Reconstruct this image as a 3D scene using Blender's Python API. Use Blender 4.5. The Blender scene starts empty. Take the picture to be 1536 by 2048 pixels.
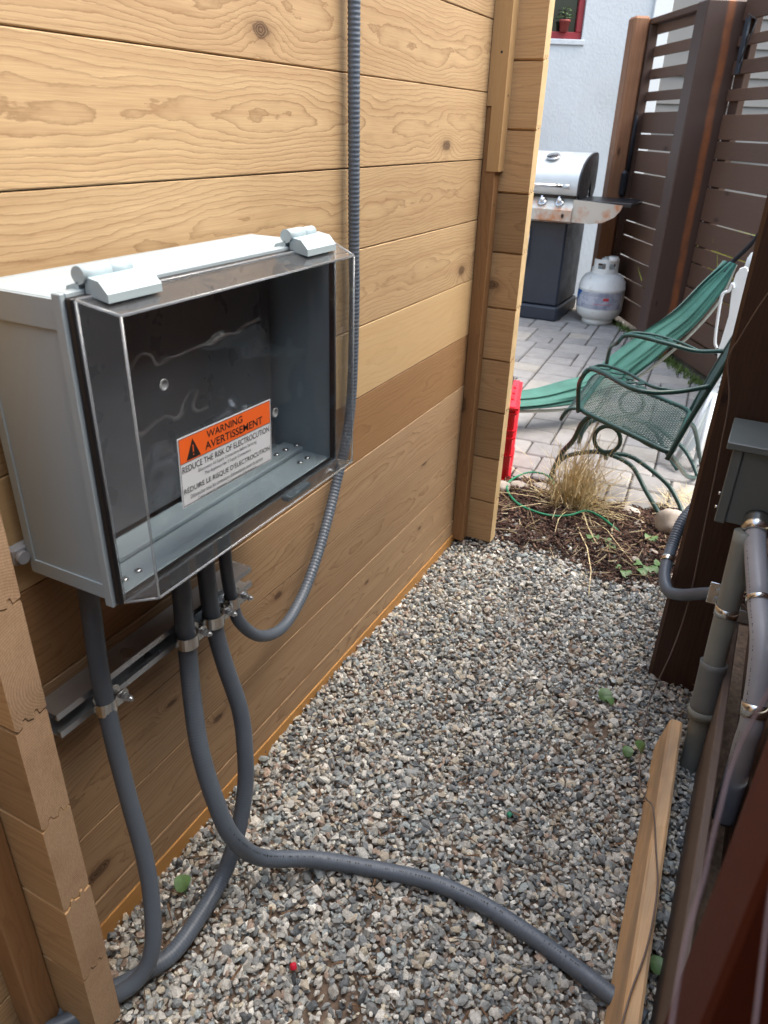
import bpy, math, random
import numpy as np
from mathutils import Vector, Matrix

sc = bpy.context.scene
# ------------------------------------------------------------------ camera
CAMP = (0.7296, 0.0, 1.2)
RW = ((0.8886376, 0.4577195, 0.0285655), (-0.2358793, 0.4027534, 0.8843928), (0.3932990, -0.7926427, 0.4658684))
cd = bpy.data.cameras.new('camera'); cam = bpy.data.objects.new('camera', cd)
sc.collection.objects.link(cam); sc.camera = cam
m = Matrix([[RW[0][i], RW[1][i], RW[2][i], CAMP[i]] for i in range(3)] + [[0, 0, 0, 1]])
cam.matrix_world = m
cd.sensor_fit = 'VERTICAL'; cd.sensor_height = 36.0; cd.lens = 36.0 * 1473.92 / 2048
cd.clip_start = 0.02; cd.clip_end = 500
cd.dof.use_dof = True; cd.dof.focus_distance = 1.35; cd.dof.aperture_fstop = 9.0
# ------------------------------------------------------------------ world, sun, exposure
SUN_EL, SUN_AZ = math.radians(60), math.radians(62)     # azimuth from +Y towards +X
w = bpy.data.worlds.new('World'); sc.world = w; w.use_nodes = True
wt = w.node_tree; wt.nodes.clear()
sky = wt.nodes.new('ShaderNodeTexSky'); sky.sky_type = 'NISHITA'; sky.sun_disc = False
sky.sun_elevation = SUN_EL; sky.sun_rotation = SUN_AZ; sky.air_density = 1.6; sky.dust_density = 5.0
hs = wt.nodes.new('ShaderNodeHueSaturation'); hs.inputs['Saturation'].default_value = 0.85
bg = wt.nodes.new('ShaderNodeBackground'); bg.inputs['Strength'].default_value = 0.15
wo = wt.nodes.new('ShaderNodeOutputWorld')
wt.links.new(sky.outputs[0], hs.inputs['Color']); wt.links.new(hs.outputs[0], bg.inputs['Color']); wt.links.new(bg.outputs[0], wo.inputs[0])
sl = bpy.data.lights.new('sun', 'SUN'); sl.energy = 1.15; sl.angle = math.radians(85); sl.color = (1.0, 0.98, 0.95)
so = bpy.data.objects.new('sun', sl); sc.collection.objects.link(so)
sd = Vector((math.sin(SUN_AZ) * math.cos(SUN_EL), math.cos(SUN_AZ) * math.cos(SUN_EL), math.sin(SUN_EL)))
so.rotation_euler = sd.to_track_quat('Z', 'Y').to_euler()
sc.view_settings.view_transform = 'Standard'; sc.view_settings.look = 'None'
sc.view_settings.exposure = 1.68; sc.view_settings.gamma = 1.0
try: sc.view_settings.use_curve_mapping = False
except Exception: pass
sc.render.engine = 'CYCLES'
sc.cycles.max_bounces = 8; sc.cycles.transparent_max_bounces = 24
sc.cycles.caustics_reflective = False; sc.cycles.caustics_refractive = False
try: sc.cycles.use_denoising = True
except Exception: pass

rng = random.Random(7); nr = np.random.default_rng(5)
COL = sc.collection

# ------------------------------------------------------------------ mesh helpers
class MB:
    """collects verts and faces"""
    def __init__(s): s.v = []; s.f = []; s.sm = []; s.mi = []; s.cm = 0
    def add(s, vs, fs, smooth=False):
        b = len(s.v); s.v.extend([tuple(map(float, p)) for p in vs])
        for f in fs: s.f.append(tuple(b + i for i in f)); s.sm.append(smooth); s.mi.append(s.cm)
        return s
    def box(s, x0, x1, y0, y1, z0, z1, bev=0.0, M=None):
        if bev <= 0:
            vs = [(x0,y0,z0),(x1,y0,z0),(x1,y1,z0),(x0,y1,z0),(x0,y0,z1),(x1,y0,z1),(x1,y1,z1),(x0,y1,z1)]
            fs = [(0,3,2,1),(4,5,6,7),(0,1,5,4),(1,2,6,5),(2,3,7,6),(3,0,4,7)]
        else:
            b = min(bev, (x1-x0)*.45, (y1-y0)*.45, (z1-z0)*.45)
            c = ((x0+x1)/2,(y0+y1)/2,(z0+z1)/2); h = ((x1-x0)/2,(y1-y0)/2,(z1-z0)/2)
            vs = []; idx = {}
            for sx in (-1,1):
                for sy in (-1,1):
                    for sz in (-1,1):
                        for a in range(3):
                            e = [h[0]-b, h[1]-b, h[2]-b]; e[a] = h[a]
                            idx[(sx,sy,sz,a)] = len(vs)
                            vs.append((c[0]+sx*e[0], c[1]+sy*e[1], c[2]+sz*e[2]))
            fs = []
            for a in range(3):
                o = [i for i in range(3) if i != a]
                for s_ in (-1,1):
                    q = []
                    for (p,r) in ((-1,-1),(1,-1),(1,1),(-1,1)):
                        k = [0,0,0]; k[a] = s_; k[o[0]] = p; k[o[1]] = r
                        q.append(idx[(k[0],k[1],k[2],a)])
                    fs.append(tuple(q))
            for a in range(3):          # edges parallel to axis a
                o = [i for i in range(3) if i != a]
                for p in (-1,1):
                    for r in (-1,1):
                        k = [0,0,0]; k[o[0]] = p; k[o[1]] = r
                        k1 = list(k); k1[a] = -1; k2 = list(k); k2[a] = 1
                        fs.append((idx[(*k1,o[0])], idx[(*k2,o[0])], idx[(*k2,o[1])], idx[(*k1,o[1])]))
            for sx in (-1,1):
                for sy in (-1,1):
                    for sz in (-1,1):
                        fs.append((idx[(sx,sy,sz,0)], idx[(sx,sy,sz,1)], idx[(sx,sy,sz,2)]))
            # orient
            cc = Vector(c); nf = []
            for f in fs:
                P = [Vector(vs[i]) for i in f]; n = (P[1]-P[0]).cross(P[2]-P[0]); ce = sum(P, Vector())/len(P)
                nf.append(f if n.dot(ce-cc) > 0 else tuple(reversed(f)))
            fs = nf
        if M is not None: vs = [tuple(M @ Vector(p)) for p in vs]
        return s.add(vs, fs)
    def prism(s, poly, a0, a1, axis, smooth=False):
        """poly of 2D pts extruded along axis ('x': (y,z), 'y': (x,z), 'z': (x,y))"""
        def P(q, t):
            return {'x': (t,q[0],q[1]), 'y': (q[0],t,q[1]), 'z': (q[0],q[1],t)}[axis]
        n = len(poly)
        ar = sum(poly[i][0]*poly[(i+1)%n][1]-poly[(i+1)%n][0]*poly[i][1] for i in range(n))
        if (ar < 0) != (axis == 'y'): poly = poly[::-1]
        vs = [P(q, a0) for q in poly] + [P(q, a1) for q in poly]
        fs = [tuple(range(n-1,-1,-1)), tuple(range(n, 2*n))]
        s.add(vs, fs)
        b = len(s.v) - 2*n
        for i in range(n):
            j = (i+1) % n; s.f.append((b+i, b+j, b+n+j, b+n+i)); s.sm.append(smooth); s.mi.append(s.cm)
        return s
    def tube(s, pts, r, n=12, caps=True, closed=False, smooth=True, prof=None):
        P = np.array(pts, float); N = len(P)
        R = np.full(N, r) if np.isscalar(r) else np.array(r, float)
        if closed: T = np.roll(P,-1,0)-np.roll(P,1,0)
        else: T = np.gradient(P, axis=0)
        T /= np.linalg.norm(T, axis=1)[:,None] + 1e-12
        up = np.array([0,0,1.]) if abs(T[0][2]) < .9 else np.array([0,1.,0])
        u = np.cross(T[0], up); u /= np.linalg.norm(u)
        vs = []
        for i in range(N):
            u = u - T[i]*(u@T[i]); u /= np.linalg.norm(u); v = np.cross(T[i], u)
            for k in range(n):
                a = 2*math.pi*k/n; ru, rv = (1,1) if prof is None else prof
                vs.append(P[i] + R[i]*(ru*math.cos(a)*u + rv*math.sin(a)*v))
        fs = []
        M = N if closed else N-1
        for i in range(M):
            for k in range(n):
                a = i*n+k; b = i*n+(k+1)%n; c = ((i+1)%N)*n+(k+1)%n; d = ((i+1)%N)*n+k
                fs.append((a,b,c,d))
        s.add(vs, fs, smooth)
        if caps and not closed:
            b0 = len(s.v)-len(vs)
            s.f.append(tuple(b0+k for k in range(n-1,-1,-1))); s.sm.append(False); s.mi.append(s.cm)
            s.f.append(tuple(b0+(N-1)*n+k for k in range(n))); s.sm.append(False); s.mi.append(s.cm)
        return s
    def lathe(s, prof, c=(0,0,0), n=32, smooth=True):
        vs = []; fs = []
        for (r,z) in prof:
            for k in range(n):
                a = 2*math.pi*k/n; vs.append((c[0]+r*math.cos(a), c[1]+r*math.sin(a), c[2]+z))
        for i in range(len(prof)-1):
            for k in range(n):
                fs.append((i*n+k, i*n+(k+1)%n, (i+1)*n+(k+1)%n, (i+1)*n+k))
        fs.append(tuple(range(n-1,-1,-1))); fs.append(tuple((len(prof)-1)*n+k for k in range(n)))
        return s.add(vs, fs, smooth)
    def xf(s, M):
        s.v = [tuple(M @ Vector(p)) for p in s.v]; return s

def setp(o, label=None, cat=None, group=None, kind=None):
    if label: o['label'] = label
    if cat: o['category'] = cat
    if group: o['group'] = group
    if kind: o['kind'] = kind
    return o
def empty(name, loc, label=None, cat=None, group=None, kind=None, rz=0.0):
    o = bpy.data.objects.new(name, None); o.location = loc; o.rotation_euler = (0,0,rz); o.empty_display_size = .05
    COL.objects.link(o); return setp(o, label, cat, group, kind)
def build(mb, name, mat, parent=None, center=True, mats=None, **kw):
    """mesh from world-space coordinates; the origin goes to the middle of the mesh"""
    v = np.array(mb.v, float)
    c = (v.min(0)+v.max(0))/2 if center else np.zeros(3)
    me = bpy.data.meshes.new(name); me.from_pydata((v-c).tolist(), [], mb.f)
    for mm in (mats or [mat]): me.materials.append(mm)
    me.polygons.foreach_set('use_smooth', mb.sm)
    if mats: me.polygons.foreach_set('material_index', mb.mi)
    me.update()
    o = bpy.data.objects.new(name, me); COL.objects.link(o)
    if parent is not None:
        o.parent = parent
        M = Matrix.LocRotScale(parent.location, parent.rotation_euler, None)
        p = parent
        if parent.parent is not None:
            M = Matrix.LocRotScale(parent.parent.location, parent.parent.rotation_euler, None) @ M
        o.matrix_local = M.inverted() @ Matrix.Translation(c)
    else: o.location = c
    return setp(o, **kw)
def smooth_path(pts, per=8, closed=False):
    P = [np.array(p, float) for p in pts]; n = len(P); out = []
    rngi = range(n if closed else n-1)
    for i in rngi:
        p0 = P[(i-1)%n] if (closed or i > 0) else 2*P[0]-P[1]
        p1 = P[i]; p2 = P[(i+1)%n]
        p3 = P[(i+2)%n] if (closed or i < n-2) else 2*P[-1]-P[-2]
        for k in range(per):
            t = k/per
            out.append(.5*((2*p1)+(-p0+p2)*t+(2*p0-5*p1+4*p2-p3)*t*t+(-p0+3*p1-3*p2+p3)*t**3))
    if not closed: out.append(P[-1])
    return np.array(out)

# ------------------------------------------------------------------ material helpers
def newmat(name):
    mt = bpy.data.materials.new(name); mt.use_nodes = True
    nt = mt.node_tree; b = nt.nodes['Principled BSDF']; return mt, nt, b
class NG:
    def __init__(s, nt): s.nt = nt
    def n(s, t, **kw):
        x = s.nt.nodes.new(t)
        for k, v in kw.items(): setattr(x, k, v)
        return x
    def l(s, a, b): s.nt.links.new(a, b)
    def val(s, inp, x):
        if hasattr(x, 'is_linked') or hasattr(x, 'links'): s.l(x, inp)
        else: inp.default_value = x
    def m(s, op, a, b=None, c=None, clamp=False):
        x = s.n('ShaderNodeMath', operation=op); x.use_clamp = clamp
        s.val(x.inputs[0], a)
        if b is not None: s.val(x.inputs[1], b)
        if c is not None: s.val(x.inputs[2], c)
        return x.outputs[0]
    def noise(s, vec, scale=5, detail=2, rough=.5, w=None, dist=0.0):
        x = s.n('ShaderNodeTexNoise'); x.noise_dimensions = '4D' if w is not None else '3D'
        s.l(vec, x.inputs['Vector']); x.inputs['Scale'].default_value = scale
        x.inputs['Detail'].default_value = detail; x.inputs['Roughness'].default_value = rough; x.inputs['Distortion'].default_value = dist
        if w is not None: s.val(x.inputs['W'], w)
        return x.outputs[0]
    def comb(s, a, b, c):
        x = s.n('ShaderNodeCombineXYZ')
        for i, v in enumerate((a, b, c)): s.val(x.inputs[i], v)
        return x.outputs[0]
    def sep(s, v):
        x = s.n('ShaderNodeSeparateXYZ'); s.l(v, x.inputs[0]); return x.outputs
    def mix(s, f, a, b, mode='MIX'):
        x = s.n('ShaderNodeMix', data_type='RGBA', blend_type=mode)
        s.val(x.inputs[0], f); s.val(x.inputs[6], a); s.val(x.inputs[7], b); return x.outputs[2]
    def mr(s, v, a, b, c=0.0, d=1.0, sm=False):
        x = s.n('ShaderNodeMapRange'); x.clamp = True
        if sm: x.interpolation_type = 'SMOOTHSTEP'
        s.val(x.inputs[0], v)
        for i, q in enumerate((a, b, c, d)): x.inputs[i+1].default_value = q
        return x.outputs[0]
    def bump(s, h, st=.3, dist=.002):
        x = s.n('ShaderNodeBump'); x.inputs['Strength'].default_value = st; x.inputs['Distance'].default_value = dist
        s.l(h, x.inputs['Height']); return x.outputs[0]
def c4(c): return (c[0], c[1], c[2], 1.0)

def wood(name, axis='Y', light=(.60,.425,.235), dark=(.235,.135,.062), spread=.12, lines=.95, rough=.6, freq=190.0, knots=.34, stain=None, coat=0.0, uscale=1.0, gloss=.35):
    mt, nt, b = newmat(name); g = NG(nt)
    tc = g.n('ShaderNodeTexCoord'); oi = g.n('ShaderNodeObjectInfo')
    r = g.m('MULTIPLY', oi.outputs['Random'], 37.0)
    X, Y, Z = g.sep(tc.outputs['Object'])
    if axis == 'Y': u, v, ww = Y, Z, X
    elif axis == 'X': u, v, ww = X, Z, Y
    else: u, v, ww = Z, X, Y
    if axis == 'Z': v = g.m('ADD', X, Y)
    uv = g.comb(g.m('MULTIPLY', u, 1.0), g.m('MULTIPLY', v, 3.2), g.m('MULTIPLY', ww, 3.0))
    n1 = g.noise(g.comb(u, 0.0, 0.0), 1.6, 2, .5, r)
    n2 = g.noise(g.comb(g.m('MULTIPLY', u, .8), g.m('MULTIPLY', v, 2.4), ww), 3.2*uscale, 3, .55, g.m('ADD', r, 11.0))
    n3 = g.noise(uv, 26.0*uscale, 4, .62, g.m('ADD', r, 23.0))
    # knots
    kv = g.comb(g.m('ADD', g.m('MULTIPLY', u, 3.1), r), g.m('MULTIPLY', v, 6.5), r)
    vo = g.n('ShaderNodeTexVoronoi'); vo.voronoi_dimensions = '2D'; vo.inputs['Scale'].default_value = 1.0; g.l(kv, vo.inputs['Vector'])
    kcs = g.sep(vo.outputs['Color']); kr = kcs[0]
    has = g.mr(kr, 1-knots, 1-knots+.01)
    kd = g.m('ADD', vo.outputs['Distance'], g.m('MULTIPLY', g.m('SUBTRACT', g.noise(g.comb(g.m('MULTIPLY', u, 60.0), g.m('MULTIPLY', v, 60.0), 0.0), 1.0, 2, .6), .5), .05))
    kd = g.m('DIVIDE', kd, g.m('ADD', .35, g.m('MULTIPLY', kcs[1], .85)))
    kinf = g.m('MULTIPLY', has, g.mr(kd, .34, 0.0, 0, 1, True))
    kcore = g.m('MULTIPLY', has, g.mr(kd, .085, .05, 0, 1, True))
    kring = g.m('MULTIPLY', has, g.mr(kd, .17, .06, 0, 1, True))
    v0 = g.m('MULTIPLY', g.m('SUBTRACT', n1, .5), .09)
    w0 = g.m('ADD', .020, g.m('MULTIPLY', n2, .058))
    dv = g.m('SUBTRACT', v, v0)
    d = g.m('SQRT', g.m('ADD', g.m('MULTIPLY', dv, dv), g.m('MULTIPLY', w0, w0)))
    d = g.m('ADD', d, g.m('MULTIPLY', g.m('SUBTRACT', n3, .5), .0055))
    d = g.m('ADD', d, g.m('MULTIPLY', kinf, .022))
    fr = g.m('FRACT', g.m('MULTIPLY', d, freq))
    ln = g.m('ADD', g.m('MULTIPLY', g.m('POWER', fr, 7.0), .85), g.m('MULTIPLY', fr, .15))
    ln = g.m('MULTIPLY', ln, g.mr(fr, 1.0, .93))
    amp = g.m('MULTIPLY', lines, g.mr(g.noise(uv, 2.0, 2, .5, g.m('ADD', r, 5.0)), .3, .7, .55, 1.0))
    fib = g.noise(g.comb(g.m('MULTIPLY', u, 14.0), g.m('MULTIPLY', v, 700.0), g.m('MULTIPLY', ww, 700.0)), 1.0, 2, .6)
    tone = g.noise(uv, 1.1, 2, .5, g.m('ADD', r, 50.0))
    col = g.mix(g.m('MULTIPLY', ln, amp), c4(light), c4(dark))
    col = g.mix(g.mr(fib, .35, .75, 0, .34), col, c4(dark))
    strk = g.noise(g.comb(g.m('MULTIPLY', u, 1.3), g.m('MULTIPLY', v, 70.0), g.m('MULTIPLY', ww, 70.0)), 1.0, 3, .6, g.m('ADD', r, 3.0))
    col = g.mix(g.mr(strk, .45, .8, 0, .35), col, c4([dark[0]*1.3, dark[1]*1.15, dark[2]]))
    col = g.mix(g.mr(tone, .35, .75, 0, .3), col, c4([dark[0]*1.15, dark[1]*1.05, dark[2]*.9]))
    kc = [dark[0]*.33, dark[1]*.3, dark[2]*.35]
    col = g.mix(g.m('MULTIPLY', kring, .3), col, c4([dark[0]*.6,dark[1]*.5,dark[2]*.5])); kin = g.m('MULTIPLY', kcore, g.mr(g.m('FRACT', g.m('MULTIPLY', kd, 45.0)), .2, .8, .45, .95)); col = g.mix(kin, col, c4(kc))
    if stain: col = g.mix(g.mr(g.noise(uv, stain[0], 3, .6, g.m('ADD', r, 80.0)), stain[1], stain[2]), col, c4(stain[3]))
    rv = g.m('ADD', 1-spread, g.m('MULTIPLY', g.m('FRACT', g.m('MULTIPLY', oi.outputs['Random'], 91.7)), 2*spread))
    col = g.mix(1.0, col, g.comb(rv, rv, rv), 'MULTIPLY')
    g.l(col, b.inputs['Base Color'])
    b.inputs['Roughness'].default_value = rough; b.inputs['Specular IOR Level'].default_value = gloss
    b.inputs['Coat Weight'].default_value = coat
    h = g.m('ADD', g.m('MULTIPLY', ln, -.6), g.m('MULTIPLY', fib, .5))
    g.l(g.bump(h, .35, .0007), b.inputs['Normal'])
    return mt

def endgrain(name, light=(.44,.28,.15), dark=(.22,.12,.055)):
    mt, nt, b = newmat(name); g = NG(nt)
    tc = g.n('ShaderNodeTexCoord'); oi = g.n('ShaderNodeObjectInfo'); r = g.m('MULTIPLY', oi.outputs['Random'], 31.0)
    X, Y, Z = g.sep(tc.outputs['Object'])
    yo = g.m('MULTIPLY', g.m('SUBTRACT', g.m('FRACT', r), .5), .06)
    zo = g.m('ADD', g.m('MULTIPLY', g.m('FRACT', g.m('MULTIPLY', r, 3.3)), .10), .03)
    dy = g.m('SUBTRACT', Y, yo); dz = g.m('ADD', Z, zo)
    d = g.m('SQRT', g.m('ADD', g.m('MULTIPLY', dy, dy), g.m('MULTIPLY', dz, dz)))
    nz = g.noise(tc.outputs['Object'], 60, 2, .5, r)
    d = g.m('ADD', d, g.m('MULTIPLY', nz, .0035))
    fr = g.m('FRACT', g.m('MULTIPLY', d, 290.0))
    rays = g.noise(g.comb(g.m('MULTIPLY', X, 30.0), g.m('MULTIPLY', Y, 900.0), g.m('MULTIPLY', Z, 160.0)), 1.0, 2, .6)
    col = g.mix(g.m('MULTIPLY', g.m('POWER', fr, 2.0), .6), c4(light), c4(dark))
    col = g.mix(g.mr(rays, .4, .7, 0, .35), col, c4(dark))
    col = g.mix(g.mr(g.noise(tc.outputs['Object'], 14, 3, .6, r), .5, .8, 0, .5), col, c4((.2,.1,.05)))
    g.l(col, b.inputs['Base Color']); b.inputs['Roughness'].default_value = .8
    g.l(g.bump(g.m('ADD', g.m('MULTIPLY', fr, -.5), rays), .5, .001), b.inputs['Normal'])
    return mt

def plain(name, col, rough=.5, metal=0.0, var=.12, vs=8.0, bump=0.0, bs=200.0, spec=.5, dirt=None, coat=0.0, bd=.001):
    mt, nt, b = newmat(name); g = NG(nt)
    tc = g.n('ShaderNodeTexCoord'); oi = g.n('ShaderNodeObjectInfo'); r = g.m('MULTIPLY', oi.outputs['Random'], 20.0)
    n = g.noise(tc.outputs['Object'], vs, 3, .6, r)
    f = g.mr(n, .3, .7)
    cc = g.mix(f, c4([q*(1-var) for q in col]), c4([min(q*(1+var), 1) for q in col]))
    if dirt:
        dn = g.noise(tc.outputs['Object'], dirt[0], 4, .65, g.m('ADD', r, 9.0))
        cc = g.mix(g.mr(dn, dirt[1], dirt[2]), cc, c4(dirt[3]))
    g.l(cc, b.inputs['Base Color'])
    g.l(g.mr(g.noise(tc.outputs['Object'], vs*3, 2, .6, r), .3, .7, max(rough-.06, .02), rough+.08), b.inputs['Roughness'])
    b.inputs['Metallic'].default_value = metal; b.inputs['Specular IOR Level'].default_value = spec; b.inputs['Coat Weight'].default_value = coat
    if bump: g.l(g.bump(g.noise(tc.outputs['Object'], bs, 3, .6), bump, bd), b.inputs['Normal'])
    return mt

def clear_plastic(name, tint=(.93,.95,.96), bumpst=0.0, ior=1.58, milk=0.0, mul=1.0):
    mt = bpy.data.materials.new(name); mt.use_nodes = True; nt = mt.node_tree; nt.nodes.clear(); g = NG(nt)
    out = g.n('ShaderNodeOutputMaterial'); tr = g.n('ShaderNodeBsdfTransparent'); tr.inputs[0].default_value = c4(tint)
    gl = g.n('ShaderNodeBsdfGlossy'); gl.inputs['Roughness'].default_value = .025
    fr = g.n('ShaderNodeLayerWeight'); fr.inputs['Blend'].default_value = .5
    f0 = ((ior-1)/(ior+1))**2
    mx = g.n('ShaderNodeMixShader'); 
    if bumpst:
        tc = g.n('ShaderNodeTexCoord'); nb = g.bump(g.noise(tc.outputs['Object'], 16, 1, .5), bumpst, .01)
        g.l(nb, gl.inputs['Normal']); g.l(nb, fr.inputs['Normal'])
    sch = g.m('ADD', f0, g.m('MULTIPLY', g.m('POWER', fr.outputs['Facing'], 5.0), 1-f0))
    g.l(g.m('MULTIPLY', sch, mul, clamp=True), mx.inputs[0]); g.l(tr.outputs[0], mx.inputs[1]); g.l(gl.outputs[0], mx.inputs[2])
    o = mx.outputs[0]
    if milk:
        df = g.n('ShaderNodeBsdfPrincipled'); df.inputs['Base Color'].default_value = (.7,.74,.78,1); df.inputs['Roughness'].default_value = .15
        m2 = g.n('ShaderNodeMixShader'); m2.inputs[0].default_value = milk; g.l(o, m2.inputs[1]); g.l(df.outputs[0], m2.inputs[2]); o = m2.outputs[0]
    g.l(o, out.inputs[0]); return mt

def attr_mat(name, rough=.8, var=.25, bump=.3, bs=300.0, spec=.3, scale=120.0):
    mt, nt, b = newmat(name); g = NG(nt)
    a = g.n('ShaderNodeAttribute'); a.attribute_name = 'tint'
    tc = g.n('ShaderNodeTexCoord'); n = g.noise(tc.outputs['Object'], scale, 3, .7)
    f = g.mr(n, .25, .75, 1-var, 1+var)
    g.l(g.mix(1.0, a.outputs['Color'], g.comb(f, f, f), 'MULTIPLY'), b.inputs['Base Color'])
    b.inputs['Roughness'].default_value = rough; b.inputs['Specular IOR Level'].default_value = spec
    if bump: g.l(g.bump(g.noise(tc.outputs['Object'], bs, 3, .6), bump, .0008), b.inputs['Normal'])
    return mt

def big_mesh(name, V, F, tint, mat, smooth=False, **kw):
    """numpy mesh, per-face tint colours; V (n,3), F (m,k)"""
    me = bpy.data.meshes.new(name); k = F.shape[1]
    me.vertices.add(len(V)); me.vertices.foreach_set('co', V.astype(np.float32).ravel())
    me.loops.add(F.size); me.loops.foreach_set('vertex_index', F.astype(np.int32).ravel())
    me.polygons.add(len(F)); me.polygons.foreach_set('loop_start', np.arange(0, F.size, k, dtype=np.int32))
    me.polygons.foreach_set('use_smooth', np.full(len(F), smooth))
    me.update(calc_edges=True)
    at = me.attributes.new('tint', 'FLOAT_COLOR', 'FACE')
    at.data.foreach_set('color', np.concatenate([tint, np.ones((len(tint),1))], 1).astype(np.float32).ravel())
    me.materials.append(mat)
    o = bpy.data.objects.new(name, me); COL.objects.link(o); return setp(o, **kw)

# ------------------------------------------------------------------ materials
M_cedar = wood('cedar_boards', 'Y', freq=180, lines=1.15, dark=(.20,.105,.045))
M_cedar_low = wood('cedar_low_board', 'Y', freq=180, lines=1.15, light=(.47,.325,.19), dark=(.17,.09,.043), spread=.08)  # darker, browner tone for the lower boards
M_cedar_dk = wood('cedar_dark_board', 'Y', light=(.40,.235,.11), dark=(.18,.088,.036), freq=170, lines=.9)
M_cedar_pale = wood('cedar_pale_board', 'Y', light=(.62,.44,.235), dark=(.42,.26,.12), lines=.4, freq=120, knots=.05)
M_logx = wood('cedar_log_ends', 'X', light=(.50,.33,.17), freq=170, knots=.15, spread=.25)
M_batten = wood('cedar_batten', 'Z', light=(.34,.19,.085), dark=(.19,.095,.04), knots=.25)
M_batten_l = wood('cedar_batten_light', 'Z', light=(.50,.33,.16), dark=(.34,.2,.09), lines=.4, knots=.2)
M_end = endgrain('cedar_end_grain', light=(.47,.325,.205), dark=(.17,.095,.045))
M_end_l = plain('cedar_edge_pale', (.58,.42,.22), .7, var=.12, vs=30)
M_lumber = wood('lumber', 'Y', light=(.74,.51,.29), dark=(.42,.24,.11), lines=.5, knots=.15, stain=(3.0,.52,.75,(.26,.20,.15)), freq=170)
M_dark = wood('stained_post', 'Z', light=(.062,.030,.018), dark=(.02,.010,.007), lines=.8, knots=.3, rough=.5, freq=120, spread=.1)
M_dark_sk = wood('weathered_brown_board', 'Y', light=(.15,.115,.095), dark=(.075,.05,.04), rough=.6, knots=.2, lines=.6)
M_red = wood('red_brown_post', 'Z', light=(.075,.017,.008), dark=(.045,.010,.005), rough=.6, knots=.1, lines=.35, gloss=.1)
M_slat = wood('brown_slat', 'Y', light=(.125,.072,.050), dark=(.075,.041,.029), rough=.55, knots=.45, lines=.6, spread=.2)
M_p1 = wood('weathered_orange_post', 'Z', light=(.34,.165,.085), dark=(.10,.042,.024), rough=.6, knots=.45, lines=.7, freq=90)
def post2():
    mt = wood('brown_post_with_orange_stripe', 'Z', light=(.085,.052,.042), dark=(.05,.03,.024), rough=.5, lines=.4, knots=.1)
    nt = mt.node_tree; g = NG(nt); b = nt.nodes['Principled BSDF']; src = b.inputs['Base Color'].links[0].from_socket
    tc = g.n('ShaderNodeTexCoord'); X, Y, Z = g.sep(tc.outputs['Object'])
    q = g.m('ADD', g.m('MULTIPLY', X, .861), g.m('MULTIPLY', Y, .508))
    wv = g.m('MULTIPLY', g.m('SUBTRACT', g.noise(g.comb(0.0, 0.0, Z), 2.2, 3, .6), .5), .03)
    q = g.m('ADD', g.m('ADD', q, wv), g.m('MULTIPLY', Z, .012))
    f = g.m('MULTIPLY', g.mr(q, -.002, .02, 0, 1, True), g.mr(q, .058, .036, 0, 1, True))
    f = g.m('MULTIPLY', f, g.mr(g.noise(tc.outputs['Object'], 9, 4, .6), .3, .65, .35, .9))
    g.l(g.mix(f, src, (.30,.10,.035,1)), b.inputs['Base Color']); return mt
M_p2 = post2()
M_stile = wood('brown_stile', 'Z', light=(.085,.05,.038), dark=(.05,.03,.022), lines=.5)
M_gray = plain('light_grey_plastic', (.37,.445,.485), .38, var=.03, vs=3, dirt=(6,.62,.8,(.36,.40,.41)))
M_gasket = plain('black_rubber', (.012,.012,.014), .4)
M_plate = plain('shade_dark_panel', (.11,.12,.135), .3, var=.2)  # dark colour stands in for cover reflection and shade inside the box
M_clear = clear_plastic('clear_cover', bumpst=.16, mul=1.7)
M_cedge = clear_plastic('clear_edge', (.85,.9,.93), bumpst=.3, milk=.24, mul=1.5)
M_label = plain('label_white', (.62,.67,.72), .4, var=.02)
M_orange = plain('label_orange', (.80,.13,.02), .4, var=.03)
M_ink = plain('ink_black', (.012,.012,.012), .5)
M_inkg = plain('ink_gray', (.07,.08,.09), .5)
M_steel = plain('galvanised_steel', (.62,.66,.70), .30, metal=.9, var=.05, vs=6)
M_zinc = plain('zinc_clamp', (.66,.67,.66), .2, metal=1.0, var=.05, vs=6)
M_lt = plain('grey_liquidtight_conduit', (.10,.125,.158), .42, var=.08, vs=14, dirt=(9,.62,.85,(.17,.17,.16)))
M_pvc = plain('grey_pvc', (.22,.235,.215), .45, var=.08, vs=10, dirt=(8,.6,.85,(.2,.19,.17)))
M_lt2 = plain('pale_grey_conduit', (.32,.34,.38), .35, var=.08, vs=14)
M_jbox = plain('grey_green_enamel', (.14,.165,.165), .35, var=.04, vs=5, dirt=(60,.72,.78,(.06,.04,.03)))
M_stucco = plain('pale_blue_stucco', (.53,.575,.615), .9, var=.05, vs=3, bump=1.0, bs=50, bd=.003, dirt=(1.2,.55,.8,(.45,.48,.50)))
M_white = plain('white_trim', (.72,.75,.76), .5, var=.04)
M_redf = plain('red_window_frame', (.28,.02,.03), .4)
M_lap = plain('beige_grey_siding', (.21,.207,.20), .7, var=.05, vs=4, bump=.2, bs=60)
M_steelg = plain('brushed_steel', (.62,.65,.66), .5, metal=.4, var=.08, vs=5)
M_panelg = plain('grill_front_panel_rust', (.60,.60,.56), .35, metal=.35, var=.05, vs=5, dirt=(7,.5,.66,(.55,.25,.12)))
M_black = plain('black_enamel', (.018,.02,.025), .35)
M_navy = plain('charcoal_blue_enamel', (.028,.036,.052), .38, var=.2, vs=5)
M_chrome = plain('chrome', (.7,.7,.7), .1, metal=1.0)
M_tank = plain('white_tank_paint', (.82,.84,.82), .4, var=.05, vs=9, dirt=(7,.58,.8,(.42,.38,.30)))
M_tlab = plain('tank_label', (.50,.53,.60), .4, dirt=(26,.5,.56,(.34,.37,.47)))
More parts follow.
